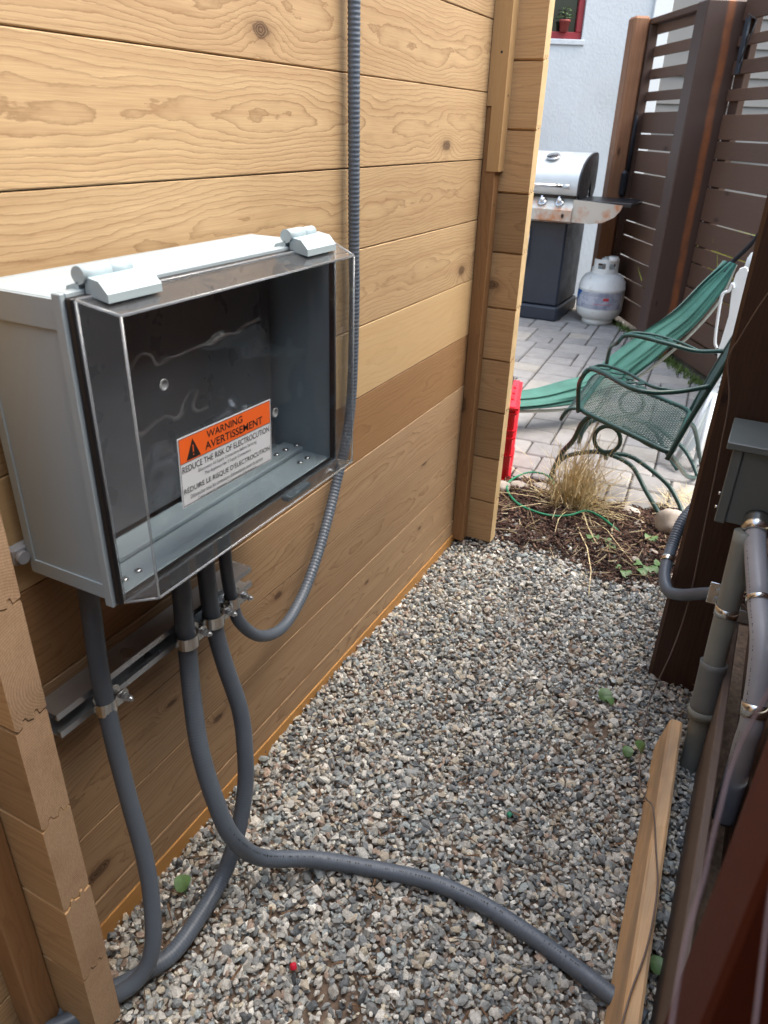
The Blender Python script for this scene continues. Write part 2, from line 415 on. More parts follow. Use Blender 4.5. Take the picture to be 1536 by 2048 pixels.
M_blue = plain('label_blue', (.02,.12,.40), .4)
M_rpink = plain('label_red', (.6,.07,.09), .4)
M_green = plain('green_chair_enamel', (.012,.05,.045), .35, var=.2, vs=20, dirt=(40,.62,.75,(.05,.13,.12)))
M_crate = plain('red_plastic', (.55,.012,.025), .35, var=.1)
M_wplast = plain('white_plastic', (.70,.75,.76), .4, var=.04)
M_paver = plain('paver', (.31,.30,.29), .85, var=.14, vs=14, bump=.5, bs=140, dirt=(5,.55,.8,(.22,.20,.18)))
M_paver_b = plain('paver_grey', (.25,.245,.24), .85, var=.14, vs=14, bump=.5, bs=140, dirt=(5,.55,.8,(.17,.16,.15)))
M_paver_c = plain('paver_tan', (.35,.33,.30), .85, var=.12, vs=14, bump=.5, bs=140, dirt=(5,.55,.8,(.3,.27,.22)))
M_sand = plain('joint_sand', (.08,.074,.068), .95, var=.3, vs=50, bump=.5)
M_soil = plain('dark_soil', (.05,.036,.026), .95, var=.4, vs=30, bump=1.0, bs=120)
M_rock = plain('pale_rock', (.47,.42,.37), .85, var=.2, vs=18, bump=.9, bs=40, dirt=(9,.5,.75,(.27,.24,.20)))
M_leaf = plain('green_leaf', (.115,.21,.075), .45, var=.25, vs=60)
M_hose = plain('green_cord', (.02,.26,.13), .4)
M_wire = plain('brown_wire', (.16,.12,.10), .5)
M_rope = plain('black_rope', (.01,.012,.02), .7)
M_cream = plain('cream_edging', (.55,.55,.47), .8)
M_terra = plain('red_flower_pot', (.30,.05,.04), .5)
M_glassd = plain('dark_window_glass', (.012,.016,.012), .06, var=.5, vs=3)
M_weath = plain('weathered_bracket', (.06,.075,.095), .45, metal=.4)
def fabric():
    mt, nt, b = newmat('green_hammock_fabric'); g = NG(nt); tc = g.n('ShaderNodeTexCoord')
    n = g.noise(tc.outputs['Object'], 9, 3, .6)
    g.l(g.mix(g.mr(n, .3, .7), (.024,.125,.095,1), (.042,.18,.14,1)), b.inputs['Base Color'])
    b.inputs['Roughness'].default_value = .75; b.inputs['Sheen Weight'].default_value = .3
    g.l(g.bump(g.noise(tc.outputs['Object'], 260, 2, .6), .3, .001), b.inputs['Normal']); return mt
M_fab = fabric()

# ================================================================== SETTING
NX, NY = (.86127, .50814), (-.50814, .86127)      # fence frame: n axis, d axis
def ND(n, d): return (n*NX[0]+d*NY[0], n*NX[1]+d*NY[1])
g_ = MB(); g_.add([(-60,-60,-.05),(60,-60,-.05),(60,60,-.05),(-60,60,-.05)], [(0,1,2,3)])
build(g_, 'ground', M_soil, kind='structure', label='bare dark soil under the gravel and yard')

# gravel height field
def hz(x, y):
    return .006*np.sin(x*7.1+1.3)*np.cos(y*5.3) + .004*np.sin(x*17+y*11)
gx = np.linspace(-.6, 2.2, 71); gy = np.linspace(-1.2, 2.35, 81)
XX, YY = np.meshgrid(gx, gy); ZZ = hz(XX, YY) - .013
mb = MB(); nx_, ny_ = len(gx), len(gy)
mb.v = list(zip(XX.ravel().tolist(), YY.ravel().tolist(), ZZ.ravel().tolist()))
mb.f = [(j*nx_+i, j*nx_+i+1, (j+1)*nx_+i+1, (j+1)*nx_+i) for j in range(ny_-1) for i in range(nx_-1)]
mb.sm = [True]*len(mb.f); mb.mi = [0]*len(mb.f)
build(mb, 'soil_bed', plain('gravel_fines', (.17,.12,.085), .95, var=.4, vs=80, bump=1.0, bs=200), kind='structure')

# stones ----------------------------------------------------------
def ico():
    t = (1+5**.5)/2
    v = np.array([(-1,t,0),(1,t,0),(-1,-t,0),(1,-t,0),(0,-1,t),(0,1,t),(0,-1,-t),(0,1,-t),(t,0,-1),(t,0,1),(-t,0,-1),(-t,0,1)], float)
    v /= np.linalg.norm(v[0])
    f = np.array([(0,11,5),(0,5,1),(0,1,7),(0,7,10),(0,10,11),(1,5,9),(5,11,4),(11,10,2),(10,7,6),(7,1,8),(3,9,4),(3,4,2),(3,2,6),(3,6,8),(3,8,9),(4,9,5),(2,4,11),(6,2,10),(8,6,7),(9,8,1)])
    return v, f
IV, IF = ico()
def rand_rot(n, flat=1.0):
    q = nr.normal(size=(n,4)); q /= np.linalg.norm(q, axis=1)[:,None]
    if flat < 1:            # keep mostly lying flat: random z angle with a limited tilt
        a = nr.uniform(0, 2*np.pi, n)/2; tx, ty = nr.normal(0, flat, n)/2, nr.normal(0, flat, n)/2
        q = np.stack([np.cos(a), tx*np.cos(a)+ty*np.sin(a), ty*np.cos(a)-tx*np.sin(a), np.sin(a)], 1); q /= np.linalg.norm(q, axis=1)[:,None]
    w_, x, y, z = q.T
    return np.stack([np.stack([1-2*(y*y+z*z),2*(x*y-z*w_),2*(x*z+y*w_)],-1),np.stack([2*(x*y+z*w_),1-2*(x*x+z*z),2*(y*z-x*w_)],-1),np.stack([2*(x*z-y*w_),2*(y*z+x*w_),1-2*(x*x+y*y)],-1)],1)
PAL = np.array([(.30,.30,.29),(.38,.37,.35),(.22,.23,.235),(.47,.45,.42),(.16,.17,.18),(.10,.11,.12),(.34,.30,.25),(.30,.23,.19),(.42,.38,.31),(.26,.29,.30),(.56,.55,.52),(.24,.19,.16)])
PW = np.array([17,14,15,10,11,7,8,5,6,9,5,3.]); PW /= PW.sum()
def stones(P, L, name, flat=.5, **kw):
    n = len(P)
    S = np.stack([L*.5, L*nr.uniform(.28,.42,n), L*nr.uniform(.15,.29,n)], 1)
    base = IV[None]*nr.uniform(.72,1.18,(n,12,1)) + nr.normal(0,.07,(n,12,3))
    # clip in a random plane for a broken face
    V = base*S[:,None,:]
    pn = nr.normal(size=(n,3)); pn /= np.linalg.norm(pn,axis=1)[:,None]
    dd = (V*pn[:,None]).sum(-1); lim = (L*.22)[:,None]; ex = np.clip(dd-lim, 0, None); V = V - ex[...,None]*pn[:,None]
    R = rand_rot(n, flat); V = np.einsum('nij,nkj->nki', R, V) + P[:,None]
    F = (IF[None] + (np.arange(n)*12)[:,None,None]).reshape(-1,3)
    c = PAL[nr.choice(len(PAL), n, p=PW)]*nr.uniform(.82,1.2,(n,1)) 
    c = np.repeat(c*np.array([1.34,1.34,1.29]), 20, 0)*nr.uniform(.93,1.07,(n*20,1))
    return big_mesh(name, V.reshape(-1,3), F, c, M_stone, **kw)
M_stone = attr_mat('crushed_stone', rough=.75, var=.3, bump=.5, bs=500, scale=260)
def gedge(x): return 2.10 + .035*np.sin(x*9) + .02*np.sin(x*23) - .05*np.clip(x-.45,0,1)
pts = []
for layer, (pit, z0, z1) in enumerate(((.0098,-.012,-.006),(.0105,-.006,.002),(.03,.0,.006))):
    xs = np.arange(-.02, .86, pit); ys = np.arange(.12, 2.2, pit)
    A, B = np.meshgrid(xs, ys); A = A.ravel()+nr.uniform(-.5,.5,A.size)*pit; B = B.ravel()+nr.uniform(-.5,.5,B.size)*pit
    k = (B < gedge(A)+nr.normal(0,.03,A.size)); A, B = A[k], B[k]
    k = ~((A < .0) ); A, B = A[k], B[k]
    pts.append(np.stack([A, B, hz(A,B)+nr.uniform(z0,z1,A.size)], 1))
# sparser stones where only a step to the side would show them
A = nr.uniform(-.3,1.6,5000); B = nr.uniform(-.9,.12,5000); pts.append(np.stack([A,B,hz(A,B)-.004],1))
P = np.concatenate(pts)
L = np.clip(nr.lognormal(math.log(.0132), .36, len(P)), .006, .030)
# bare brown patches
for (cx, cy, rr) in ((.40,.55,.05),(.62,1.35,.04),(.10,.52,.05),(.5,1.62,.03)):
    d = np.hypot(P[:,0]-cx, P[:,1]-cy); k = (d > rr) | (nr.uniform(size=len(P)) < .45); P, L = P[k], L[k]
stones(P, L, 'gravel', .55, kind='stuff', label='crushed grey gravel covering the path between shed and fence', cat='gravel')

# ---------------------------------------------------------------- mulch bed
mx = np.linspace(-.1, 1.0, 45); my = np.linspace(1.98, 2.62, 30)
A, B = np.meshgrid(mx, my); Zm = -.006 + .022*np.sin(np.clip((B-2.03)/.5,0,1)*np.pi) + .006*np.sin(A*19)*np.cos(B*23)
mb = MB(); mb.v = list(zip(A.ravel().tolist(), B.ravel().tolist(), Zm.ravel().tolist())); n = len(mx)
mb.f = [(j*n+i, j*n+i+1, (j+1)*n+i+1, (j+1)*n+i) for j in range(len(my)-1) for i in range(n-1)]; mb.sm = [True]*len(mb.f); mb.mi = [0]*len(mb.f)
build(mb, 'garden_bed', M_soil, kind='structure')
def mz(x, y): return -.006 + .022*np.sin(np.clip((y-2.03)/.5,0,1)*np.pi) + .006*np.sin(x*19)*np.cos(y*23)
M_chip = attr_mat('bark_chips', rough=.85, var=.3, bump=.4)
def chips(n, X0, X1, Y0, Y1, Lr, Wr, cols, name, zoff=.004, tilt=.35, **kw):
    x = nr.uniform(X0,X1,n); y = nr.uniform(Y0,Y1,n); 
    k = (y > gedge(x)-.06+nr.normal(0,.02,n)) & (y < 2.54+.04*np.sin(x*12)); x, y = x[k], y[k]; n = len(x)
    Lh = nr.uniform(*Lr,n)/2; Wh = nr.uniform(*Wr,n)/2; T = nr.uniform(.0008,.0022,n)
    bx = np.array([(-1,-1,-1),(1,-1,-1),(1,1,-1),(-1,1,-1),(-1,-.6,1),(1,-.8,1),(1,.7,1),(-1,.8,1)],float)
    V = bx[None]*np.stack([Lh,Wh,T],1)[:,None]*nr.uniform(.7,1.2,(n,8,1))
    R = rand_rot(n, tilt); V = np.einsum('nij,nkj->nki',R,V)+np.stack([x,y,mz(x,y)+zoff+nr.uniform(0,.012,n)],1)[:,None]
    Fb = np.array([(0,3,2,1),(4,5,6,7),(0,1,5,4),(1,2,6,5),(2,3,7,6),(3,0,4,7)])
    F = (Fb[None]+(np.arange(n)*8)[:,None,None]).reshape(-1,4)
    c = np.array(cols)[nr.integers(0,len(cols),n)]*nr.uniform(.7,1.3,(n,1)); c = np.repeat(c,6,0)
    return big_mesh(name, V.reshape(-1,3), F, c, M_chip, **kw)
chips(9000, .0,.95,1.98,2.6,(.008,.035),(.002,.007),[(.085,.045,.034),(.055,.03,.024),(.12,.07,.053),(.19,.12,.085),(.04,.024,.02)],'bark_mulch',kind='stuff',label='brown shredded bark mulch in the bed before the patio',cat='mulch')
chips(260, .0,.95,2.0,2.6,(.03,.10),(.0012,.003),[(.42,.33,.2),(.35,.26,.15),(.5,.42,.28)],'dead_straw',.008,.25,kind='stuff',label='pale dead straw scattered on the bark mulch',cat='straw')
# small stones strewn over the mulch
n = 500; A = nr.uniform(.05,.8,n); B = 2.08+np.abs(nr.normal(0,.10,n)); stones(np.stack([A,B,mz(A,B)+.006],1), nr.uniform(.008,.018,n), 'strewn_pebbles', .5, kind='stuff', label='loose grey pebbles strewn over the bark mulch', cat='pebbles')

# ---------------------------------------------------------------- patio
pat = empty('patio', (0,4,0), 'grey and tan concrete paver patio laid in staggered courses', None, kind='structure')
mb = MB(); mb.add([(-3.2,2.42,-.012),(2.6,2.42,-.012),(2.6,6.6,-.012),(-3.2,6.6,-.012)], [(0,1,2,3)])
build(mb, 'joint_sand', M_sand, pat)
rp = random.Random(11); pm = {}; npav = 0; sandstuff = MB()
pav_rot = math.radians(4)
def paver_mesh(w_, l_, k):
    key = (round(w_,3), round(l_,3), k)
    if key not in pm:
        q = MB().box(-w_/2+.0028,w_/2-.0034,-l_/2+.0028,l_/2-.0028,-.03,0.0,.006)
        me = bpy.data.meshes.new('paver'); me.from_pydata(q.v,[],q.f); me.materials.append((M_paver,M_paver_b,M_paver_c)[k]); pm[key] = me
    return pm[key]
cand = []; G = .073; x0g, y0g = -2.0, 2.30; nxg, nyg = 55, 58
occ = [[False]*nyg for _ in range(nxg)]
for j in range(nyg):
    for i in range(nxg):
        if occ[i][j]: continue
        opts = [(3,2),(2,2),(2,2),(3,3),(2,3),(3,2),(2,2)]; rp.shuffle(opts)
        for (a_, b_) in opts+[(2,1),(1,2),(1,1)]:
            if i+a_ <= nxg and j+b_ <= nyg and not any(occ[i+p][j+q] for p in range(a_) for q in range(b_)): break
        for p in range(a_):
            for q in range(b_): 
                if i+p < nxg and j+q < nyg: occ[i+p][j+q] = True
        wc, l_ = a_*G, b_*G; cx, cy = x0g+i*G+wc/2, y0g+j*G+l_/2
        X_ = cx*math.cos(pav_rot)-(cy-3)*math.sin(pav_rot); Y_ = 3+cx*math.sin(pav_rot)+(cy-3)*math.cos(pav_rot)
        nn = X_*NX[0]+Y_*NX[1]; dd = X_*NY[0]+Y_*NY[1]
        if nn > 2.60 or dd > 5.66 or Y_ < 2.50 + .03*math.sin(X_*9): continue
        cand.append((X_, Y_, wc, l_, X_ > .07 - (Y_-2.0)*.36))
cand.sort(key=lambda c: (not c[4], (c[0]-.73)**2+c[1]**2))
for i, (X_, Y_, wc, l_, vis) in enumerate(cand):
    k = rp.choices((0,1,2),(6,3,2))[0]
    if vis and i < 300:
        o = bpy.data.objects.new('paver', paver_mesh(wc, l_, k)); COL.objects.link(o); o.parent = pat
        o.location = (X_, Y_-4, rp.uniform(-.002,.002)); o.rotation_euler = (rp.gauss(0,.004), rp.gauss(0,.004), pav_rot+rp.gauss(0,.006))
    else:
        sandstuff.box(-wc/2+.0028,wc/2-.0028,-l_/2+.0028,l_/2-.0028,-.03,0.0, 0, Matrix.Translation((X_,Y_,0)) @ Matrix.Rotation(pav_rot,4,'Z'))
if sandstuff.v: build(sandstuff, 'far_pavers', M_paver, pat, kind='stuff')

# ---------------------------------------------------------------- wooden shed
shed = empty('wooden_shed', (0,.37,0), 'honey coloured cedar plank shed wall beside the gravel path', 'shed')
ZJ = [.028,.078,.226,.377,.528,.676,.8287,.981,1.1256,1.2745,1.425,1.575,1.725,1.875]
def plank(y0, y1, z0, z1, mat, x1=0.0):
    b = .0022; t = .04
    poly = [(x1-t,z0+.0006),(x1-.010,z0+.0006),(x1-.010,z0+.0012),(x1-.0014,z0+.0014),(x1,z0+.0030),(x1,z1-.0012),(x1-.0010,z1-.0003),(x1-t,z1-.0003)]
    return build(MB().prism(poly, y0, y1, 'y'), 'plank', mat, shed)
for i in range(len(ZJ)-1):
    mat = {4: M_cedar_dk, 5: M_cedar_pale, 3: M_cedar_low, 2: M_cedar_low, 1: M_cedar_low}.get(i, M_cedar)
    if i == 0: continue
    off = rng.uniform(-.0008,.0008)
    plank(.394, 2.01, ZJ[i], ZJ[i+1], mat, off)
    plank(-1.6, .352, ZJ[i], ZJ[i+1], M_cedar, off)
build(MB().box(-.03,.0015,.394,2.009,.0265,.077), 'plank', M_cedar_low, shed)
build(MB().box(-.04,.0045,.3945,2.008,-.05,.026,.001), 'sill_board', wood('sill_board','Y',light=(.50,.27,.09),dark=(.36,.17,.05),lines=.3,knots=0), shed, label='orange tinted sill board along the gravel')
build(MB().box(-.04,.0,-1.6,.352,-.05,.077,.001), 'sill_board', M_cedar, shed)
# crossing log walls, half a course out of step
ZS = [.004,.154,.302,.452,.608,.755,.903,1.052,1.199,1.349,1.497,1.647,1.80]
def tongue(y0, y1, z, flip=1):
    w_ = y1-y0
    return [(y0+w_*.10,z-.004),(y0+w_*.22,z-.001),(y0+w_*.27,z+.007),(y0+w_*.36,z+.008),(y0+w_*.41,z+.002),(y0+w_*.58,z+.0),(y0+w_*.63,z+.008),(y0+w_*.72,z+.009),(y0+w_*.77,z+.001),(y0+w_*.93,z+.003)]
def logwall(y0, y1, x1, zs, x0, endm=None):
    for i in range(len(zs)-1):
        z0, z1 = zs[i], zs[i+1]; g0 = .0013
        bot = [(y, z+g0) for y, z in tongue(y0, y1, z0)] if i else [(y0+.004,z0),(y1-.004,z0)]
        top = [(y, z-g0) for y, z in tongue(y0, y1, z1)]
        poly = [(y0, z0+.001)] + bot + [(y1, z0+.001+.004)] + [(y1, z1-.001)] + top[::-1] + [(y0, z1-.006)]
        xx = x1 + rng.uniform(-.0012,.0012)
        mb = MB(); mb.cm = 0; mb.prism(poly, x0, xx, 'x')
        # the end facing +x takes the end-grain material
        nface = len(mb.f); k = len(poly)
        for fi, f in enumerate(mb.f):
            if all(abs(mb.v[q][0]-xx) < 1e-6 for q in f): mb.mi[fi] = 1
        build(mb, 'log_end', None, shed, mats=[M_logx, endm or M_end])
logwall(.352, .394, .12, ZS, -1.9)
ZF = [.01] + ZS[1:]
logwall(2.010, 2.052, .12, ZF, -1.9, M_end_l)
# battens in the corners
build(MB().box(.001,.043,.312,.3515,.012,1.85,.002), 'batten', M_batten, shed)
build(MB().box(.001,.037,1.969,2.0095,.012,1.245,.0015), 'batten', M_batten, shed)
mb = MB().prism([(.001,1.2465),(.014,1.2465),(.014,1.10),(.046,1.10),(.046,1.9),(.001,1.9)], 1.9665, 2.0093, 'y')
build(mb, 'batten', M_batten_l, shed, label='paler notched upper batten')
def screws(lst, parent):
    for (x,y,z,ax) in lst:
        q = MB(); d = {'y': Matrix.Rotation(math.pi/2,4,'X'), 'x': Matrix.Rotation(math.pi/2,4,'Y')}[ax]
        q.lathe([(.0,0),(.0028,0),(.0032,-.0006)][1:], n=10); q.xf(Matrix.Translation((x,y,z)) @ d)
        build(q, 'screw_head', M_black, parent)
screws([(.028,1.966,1.36,'y'),(.0375,1.985,1.02,'x'),(.0375,1.985,.62,'x'),(.0465,1.99,1.27,'x')], shed)
# far side of the shed and roof, seen only from a step aside
build(MB().box(-1.95,-1.9,-1.6,2.1,-.05,1.87), 'back_wall', M_cedar, shed)

# ---------------------------------------------------------------- houses behind
def oriented(n0, n1, d0, d1, z0, z1, bev=0.0):
    """box in the fence frame"""
    q = MB().box(n0,n1,d0,d1,z0,z1,bev)
    M = Matrix(((NX[0],NY[0],0,0),(NX[1],NY[1],0,0),(0,0,1,0),(0,0,0,1)))
    return q.xf(M)
DW = 5.70
hx, hy = ND(1.5, DW+.1)
house = empty('stucco_house', (hx,hy,0), 'pale blue grey stucco house with red framed window behind the grill', 'house')
W0, W1, WZ0, WZ1 = 1.55, 2.36, 1.765, 2.9     # window opening (n, z)
for (a,b_,c,d_) in ((-4.5,W0,-.05,4.6),(W1,2.84,-.05,4.6),(W0,W1,-.05,WZ0),(W0,W1,WZ1,4.6)):
    build(oriented(a,b_,DW,DW+.2,c,d_), 'stucco_wall', M_stucco, house)
build(oriented(2.84,2.97,DW-.02,DW+.2,-.05,4.6,.004), 'corner_trim', M_white, house)
win = empty('window', (*ND((W0+W1)/2, DW), WZ0)); win.parent = house; win.location = Vector((*ND((W0+W1)/2, DW), WZ0)) - Vector((hx,hy,0)); 
fr = .045
for (a,b_,c,d_) in ((W0,W1,WZ0,WZ0+fr),(W0,W1,WZ1-fr,WZ1),(W0,W0+fr,WZ0+fr,WZ1-fr),(W1-fr,W1,WZ0+fr,WZ1-fr)):
    build(oriented(a+.001,b_-.001,DW+.02,DW+.09,c,d_,.004), 'window_frame', M_redf, win)
build(oriented(W0+fr,W1-fr,DW+.05,DW+.058,WZ0+fr,WZ1-fr), 'pane', M_glassd, win)
build(oriented(W0-.02,W1+.02,DW-.012,DW+.0185,WZ0-.035,WZ0-.001,.004), 'window_sill', M_stucco, win)
# pot on the sill ledge in front of the pane
px, py = ND(2.22, DW-.0)
pot = empty('flower_pot', (*ND(2.225, DW+.035-.03), WZ0+fr), 'small red pot with a green plant in the red framed window', 'plant pot')
q = MB(); c0 = (*ND(2.225, DW+.005), WZ0+fr)
q.lathe([(.02,0),(.028,.0),(.035,.055),(.039,.055),(.039,.068),(.032,.068)], c0, 16); build(q, 'pot', M_terra, pot)
q = MB()
for i in range(46):
    a = rng.uniform(0,6.28); e = rng.uniform(.2,1.4); r_ = rng.uniform(.02,.07)
    p = Vector((c0[0]+r_*math.cos(a)*math.cos(e), c0[1]+r_*math.sin(a)*math.cos(e)*.6, c0[2]+.07+r_*math.sin(e)*1.1)); s_ = rng.uniform(.008,.014)
    R = Matrix.Rotation(a,4,'Z') @ Matrix.Rotation(rng.uniform(-1,1),4,'X')
    q.add([p+(R@Vector(v))*s_ for v in ((-1,0,0),(0,-.5,.1),(1,0,0),(0,.5,.1))], [(0,1,2,3)])
build(q, 'leaves', M_leaf, pot)
# neighbour with lap siding
nb = empty('siding_house', (*ND(4.5, DW+.1), 0), 'beige grey lap sided house beyond the slatted fence', 'house')
z = -.05
while z < 4.4:
    poly = [(DW-.006, z), (DW+.02, z), (DW+.02, z+.186), (DW+.008, z+.186)]
    q = MB(); a0, a1 = 2.975, 8.5
    vs = [(a0,d_,zz) for d_,zz in poly]+[(a1,d_,zz) for d_,zz in poly]
    q.add(vs, [(0,1,2,3),(7,6,5,4),(0,4,5,1),(1,5,6,2),(2,6,7,3),(3,7,4,0)]); q.xf(Matrix(((NX[0],NY[0],0,0),(NX[1],NY[1],0,0),(0,0,1,0),(0,0,0,1))))
    build(q, 'siding_board', M_lap, nb); z += .18
build(oriented(2.975,8.5,DW+.021,DW+.2,-.05,4.6), 'wall', M_lap, nb)

# ---------------------------------------------------------------- back fence (slatted) and gate
bf = empty('slatted_fence', (*ND(2.6,4.6),0), 'dark brown horizontal slat fence bay with open slats near the top', 'fence')
build(oriented(2.495,2.60,5.05,5.17,-.05,1.845,.014), 'post', M_p1, bf, label='orange brown weathered end post')
build(oriented(2.60,2.655,5.035,5.10,-.05,1.80,.003), 'post', M_stile, bf)
build(oriented(2.455,2.668,3.905,4.03,-.05,1.79,.006), 'post', M_p2, bf, label='brown post with an orange weathered stripe')
Z1 = [(1.748,1.795),(1.625,1.682),(1.501,1.558),(1.379,1.432),(1.196,1.315),(1.101,1.187),(.964,1.091),(.794,.955),(.658,.786),(.565,.650),(.433,.556),(.30,.424),(.176,.291),(.03,.166)]
for (a,b_) in Z1: build(oriented(2.645+rng.uniform(-.002,.002),2.664,3.96,5.10,a,b_,.002), 'slat', M_slat, bf)
build(oriented(2.60,2.70,4.03,5.10,1.80,1.832,.003), 'cap_board', M_slat, bf)
gt = empty('fence_gate', (*ND(2.6,3.3),0), 'dark brown slatted gate bay behind the hammock with a steel bracket', 'gate')
Z2 = [(1.703,1.80),(1.594,1.638),(1.47,1.531),(1.353,1.407),(1.176,1.292),(1.084,1.168),(.952,1.075),(.778,.942),(.649,.769),(.560,.640),(.428,.551),(.295,.419),(.171,.286),(.03,.161)]
for (a,b_) in Z2: build(oriented(2.642+rng.uniform(-.002,.002),2.662,2.62,3.893,a,b_,.002), 'slat', M_slat, gt)
build(oriented(2.6645,2.70,3.80,3.90,.03,1.80,.003), 'gate_stile', M_stile, gt)
build(oriented(2.664,2.70,2.62,2.70,.03,1.80,.003), 'gate_stile', M_stile, gt)
q = oriented(2.630,2.640,3.80,3.84,1.47,1.71,.001); build(q, 'bracket', M_weath, gt)
build(MB().tube([(*ND(2.62,3.80),1.72),(*ND(2.63,3.72),1.69),(*ND(2.628,3.80),1.52)], .0035, 6), 'cable', M_black, gt)
# yellow green weeds on the far side of the gate
q = MB()
for i in range(6500):
    n_, d_ = rng.uniform(2.78,3.5), rng.uniform(2.4,4.6); p = Vector((*ND(n_,d_),0)); h = rng.uniform(.3,.72); a = rng.uniform(0,6.28); ln = rng.uniform(0,.2)
    t = p+Vector((ln*math.cos(a),ln*math.sin(a),h)); s_ = Vector((-math.sin(a),math.cos(a),0))*rng.uniform(.006,.014)
    q.add([p-s_,p+s_,t*.5+p*.5+s_+Vector((0,0,.04)),t,t*.5+p*.5-s_+Vector((0,0,.04))],[(0,1,2,3,4)])
build(q, 'tall_weeds', plain('yellow_green_grass',(.36,.40,.07),.6,var=.3,vs=20), kind='stuff', label='yellow green weeds growing behind the slatted gate', cat='weeds')
# moss and grass at the foot of the fence
q = MB()
for i in range(2200):
    d_ = rng.uniform(2.9,5.0); n_ = 2.62-abs(rng.gauss(0,.03)); p = Vector((*ND(n_,d_),-.002)); h = rng.uniform(.008,.035); a = rng.uniform(0,6.28)
    t = p+Vector((.02*math.cos(a),.02*math.sin(a),h)); s_ = Vector((-math.sin(a),math.cos(a),0))*rng.uniform(.002,.005)
    q.add([p-s_,p+s_,t],[(0,1,2)])
build(q, 'moss', plain('moss_green',(.10,.15,.035),.9,var=.4,vs=30), kind='stuff', label='green moss and grass along the foot of the slatted fence', cat='moss')

# ---------------------------------------------------------------- near fence
nf = empty('board_fence', (.85,.6,0), 'dark brown board fence close on the right of the gravel path', 'fence')
build(MB().box(.832,.846,-1.3,.247,-.05,.235,.002), 'skirt_board', M_dark_sk, nf)
build(MB().box(.832,.846,.344,1.597,-.05,.235,.002), 'skirt_board', M_dark_sk, nf)
z = -.04
while z < 1.75:
    hh = .14 if rng.random() < .6 else .09
    build(MB().box(.902+rng.uniform(-.001,.001),.922,-1.3,2.30,z,z+hh,.002), 'fence_board', M_slat, nf); z += hh+.009
for y0 in (.248,): build(MB().box(.783,.8985,y0,y0+.095,-.05,1.8,.003), 'post', M_red, nf)
pp_ = MB().box(.686,.829,1.602,1.745,-.05,1.95,.008)
build(pp_, 'fence_post', M_dark, label='thick near black stained post carrying the grey junction box', cat='post')

M_rear = plain('slate_grey_shade_wall', (.13,.14,.155), .7)
# unseen wall added behind the camera to darken the enclosure side and reflections
rw = empty('added_shade_wall', (.4,-1.5,0), 'dark unseen wall added behind the camera to shade the enclosure side', 'wall')
for k in range(16): build(MB().box(-1.9,2.2,-1.62,-1.6+.004*(k%2),-.05+k*.18,.126+k*.18,.002), 'siding_board', M_rear, rw)

# ================================================================== ELECTRICAL ENCLOSURE
en = empty('electrical_enclosure', (.02,.715,.712), 'light grey wall mounted electrical enclosure with a clear hinged cover and warning label', 'electrical box')
Y0, Y1, Z0_, Z1_ = .483, .955, .712, 1.048; X0_, XF = .018, .155; t = .004
q = MB()
q.box(X0_,X0_+t,Y0,Y1,Z0_,Z1_)
q.box(X0_+t,XF,Y0,Y1,Z1_-t,Z1_,.0015); q.box(X0_+t,XF,Y0,Y1,Z0_,Z0_+t,.0015)
q.box(X0_+t,XF,Y0,Y0+t,Z0_+t,Z1_-t); q.box(X0_+t,XF,Y1-t,Y1,Z0_+t,Z1_-t)
# raised rims on the left side and the front flange
f_ = .006
q.box(XF-.012,XF,Y0-f_,Y0,Z0_-f_,Z1_+f_,.001); q.box(XF-.012,XF,Y1,Y1+f_,Z0_-f_,Z1_+f_,.001)
q.box(XF-.012,XF,Y0,Y1,Z1_,Z1_+f_,.001); q.box(XF-.012,XF,Y0,Y1,Z0_-f_,Z0_,.001)
q.box(X0_+.004,XF-.012,Y0-.0022,Y0-.0001,Z0_+.0,Z0_+.018); q.box(X0_+.004,XF-.012,Y0-.0022,Y0-.0001,Z1_-.03,Z1_-.001); q.box(X0_+.001,X0_+.012,Y0-.0022,Y0-.0001,Z0_+.018,Z1_-.03)
build(q, 'body', M_gray, en)
gq = MB(); a = .004
gq.box(XF+.0003,XF+.009,Y0-f_+a,Y0+.004,Z0_-f_+a,Z1_+f_-a,.001); gq.box(XF+.0003,XF+.009,Y1-.004,Y1+f_-a,Z0_-f_+a,Z1_+f_-a,.001)
gq.box(XF+.0003,XF+.009,Y0+.0042,Y1-.0042,Z1_-.004,Z1_+f_-a,.001); gq.box(XF+.0003,XF+.009,Y0+.0042,Y1-.0042,Z0_-f_+a,Z0_+.004,.001)
build(gq, 'gasket', M_gasket, en)
# clear cover: a tray of 3 mm walls with a slight draft
CX0, CX1 = XF+.0095, .201
def ring(x, ins): return [(x,Y0-.001+ins,Z0_-.002+ins*.5),(x,Y1+.001-ins*.55,Z0_-.002+ins*.5),(x,Y1+.001-ins*.55,Z1_+.003-ins*.75),(x,Y0-.001+ins,Z1_+.003-ins*.75)]
o0, o1 = ring(CX0,.004), ring(CX1,.021); i0, i1 = ring(CX0,.007), ring(CX1-.003,.0245)
q = MB(); q.add(o1,[(0,1,2,3)]); q.add(i1,[(3,2,1,0)]); build(q, 'cover_front', M_clear, en)
q = MB(); q.add(o0+o1,[(0,1,5,4),(1,2,6,5),(2,3,7,6),(3,0,4,7)]); q.add(i0+i1,[(4,5,1,0),(5,6,2,1),(6,7,3,2),(7,4,0,3)])
build(q, 'cover_rim', clear_plastic('clear_side', (.94,.95,.96), bumpst=.25, milk=.04, mul=1.2), en)
q = MB()
for k in range(4):
    A_, B_ = Vector(o1[k]), Vector(o1[(k+1)%4]); q.tube([A_,B_],.0016,8)
    A_, B_ = Vector(o0[k]), Vector(o1[k]); q.tube([A_,B_],.0016,8)
    A_, B_ = Vector(o0[k]), Vector(o0[(k+1)%4]); q.tube([A_,B_],.0018,8)
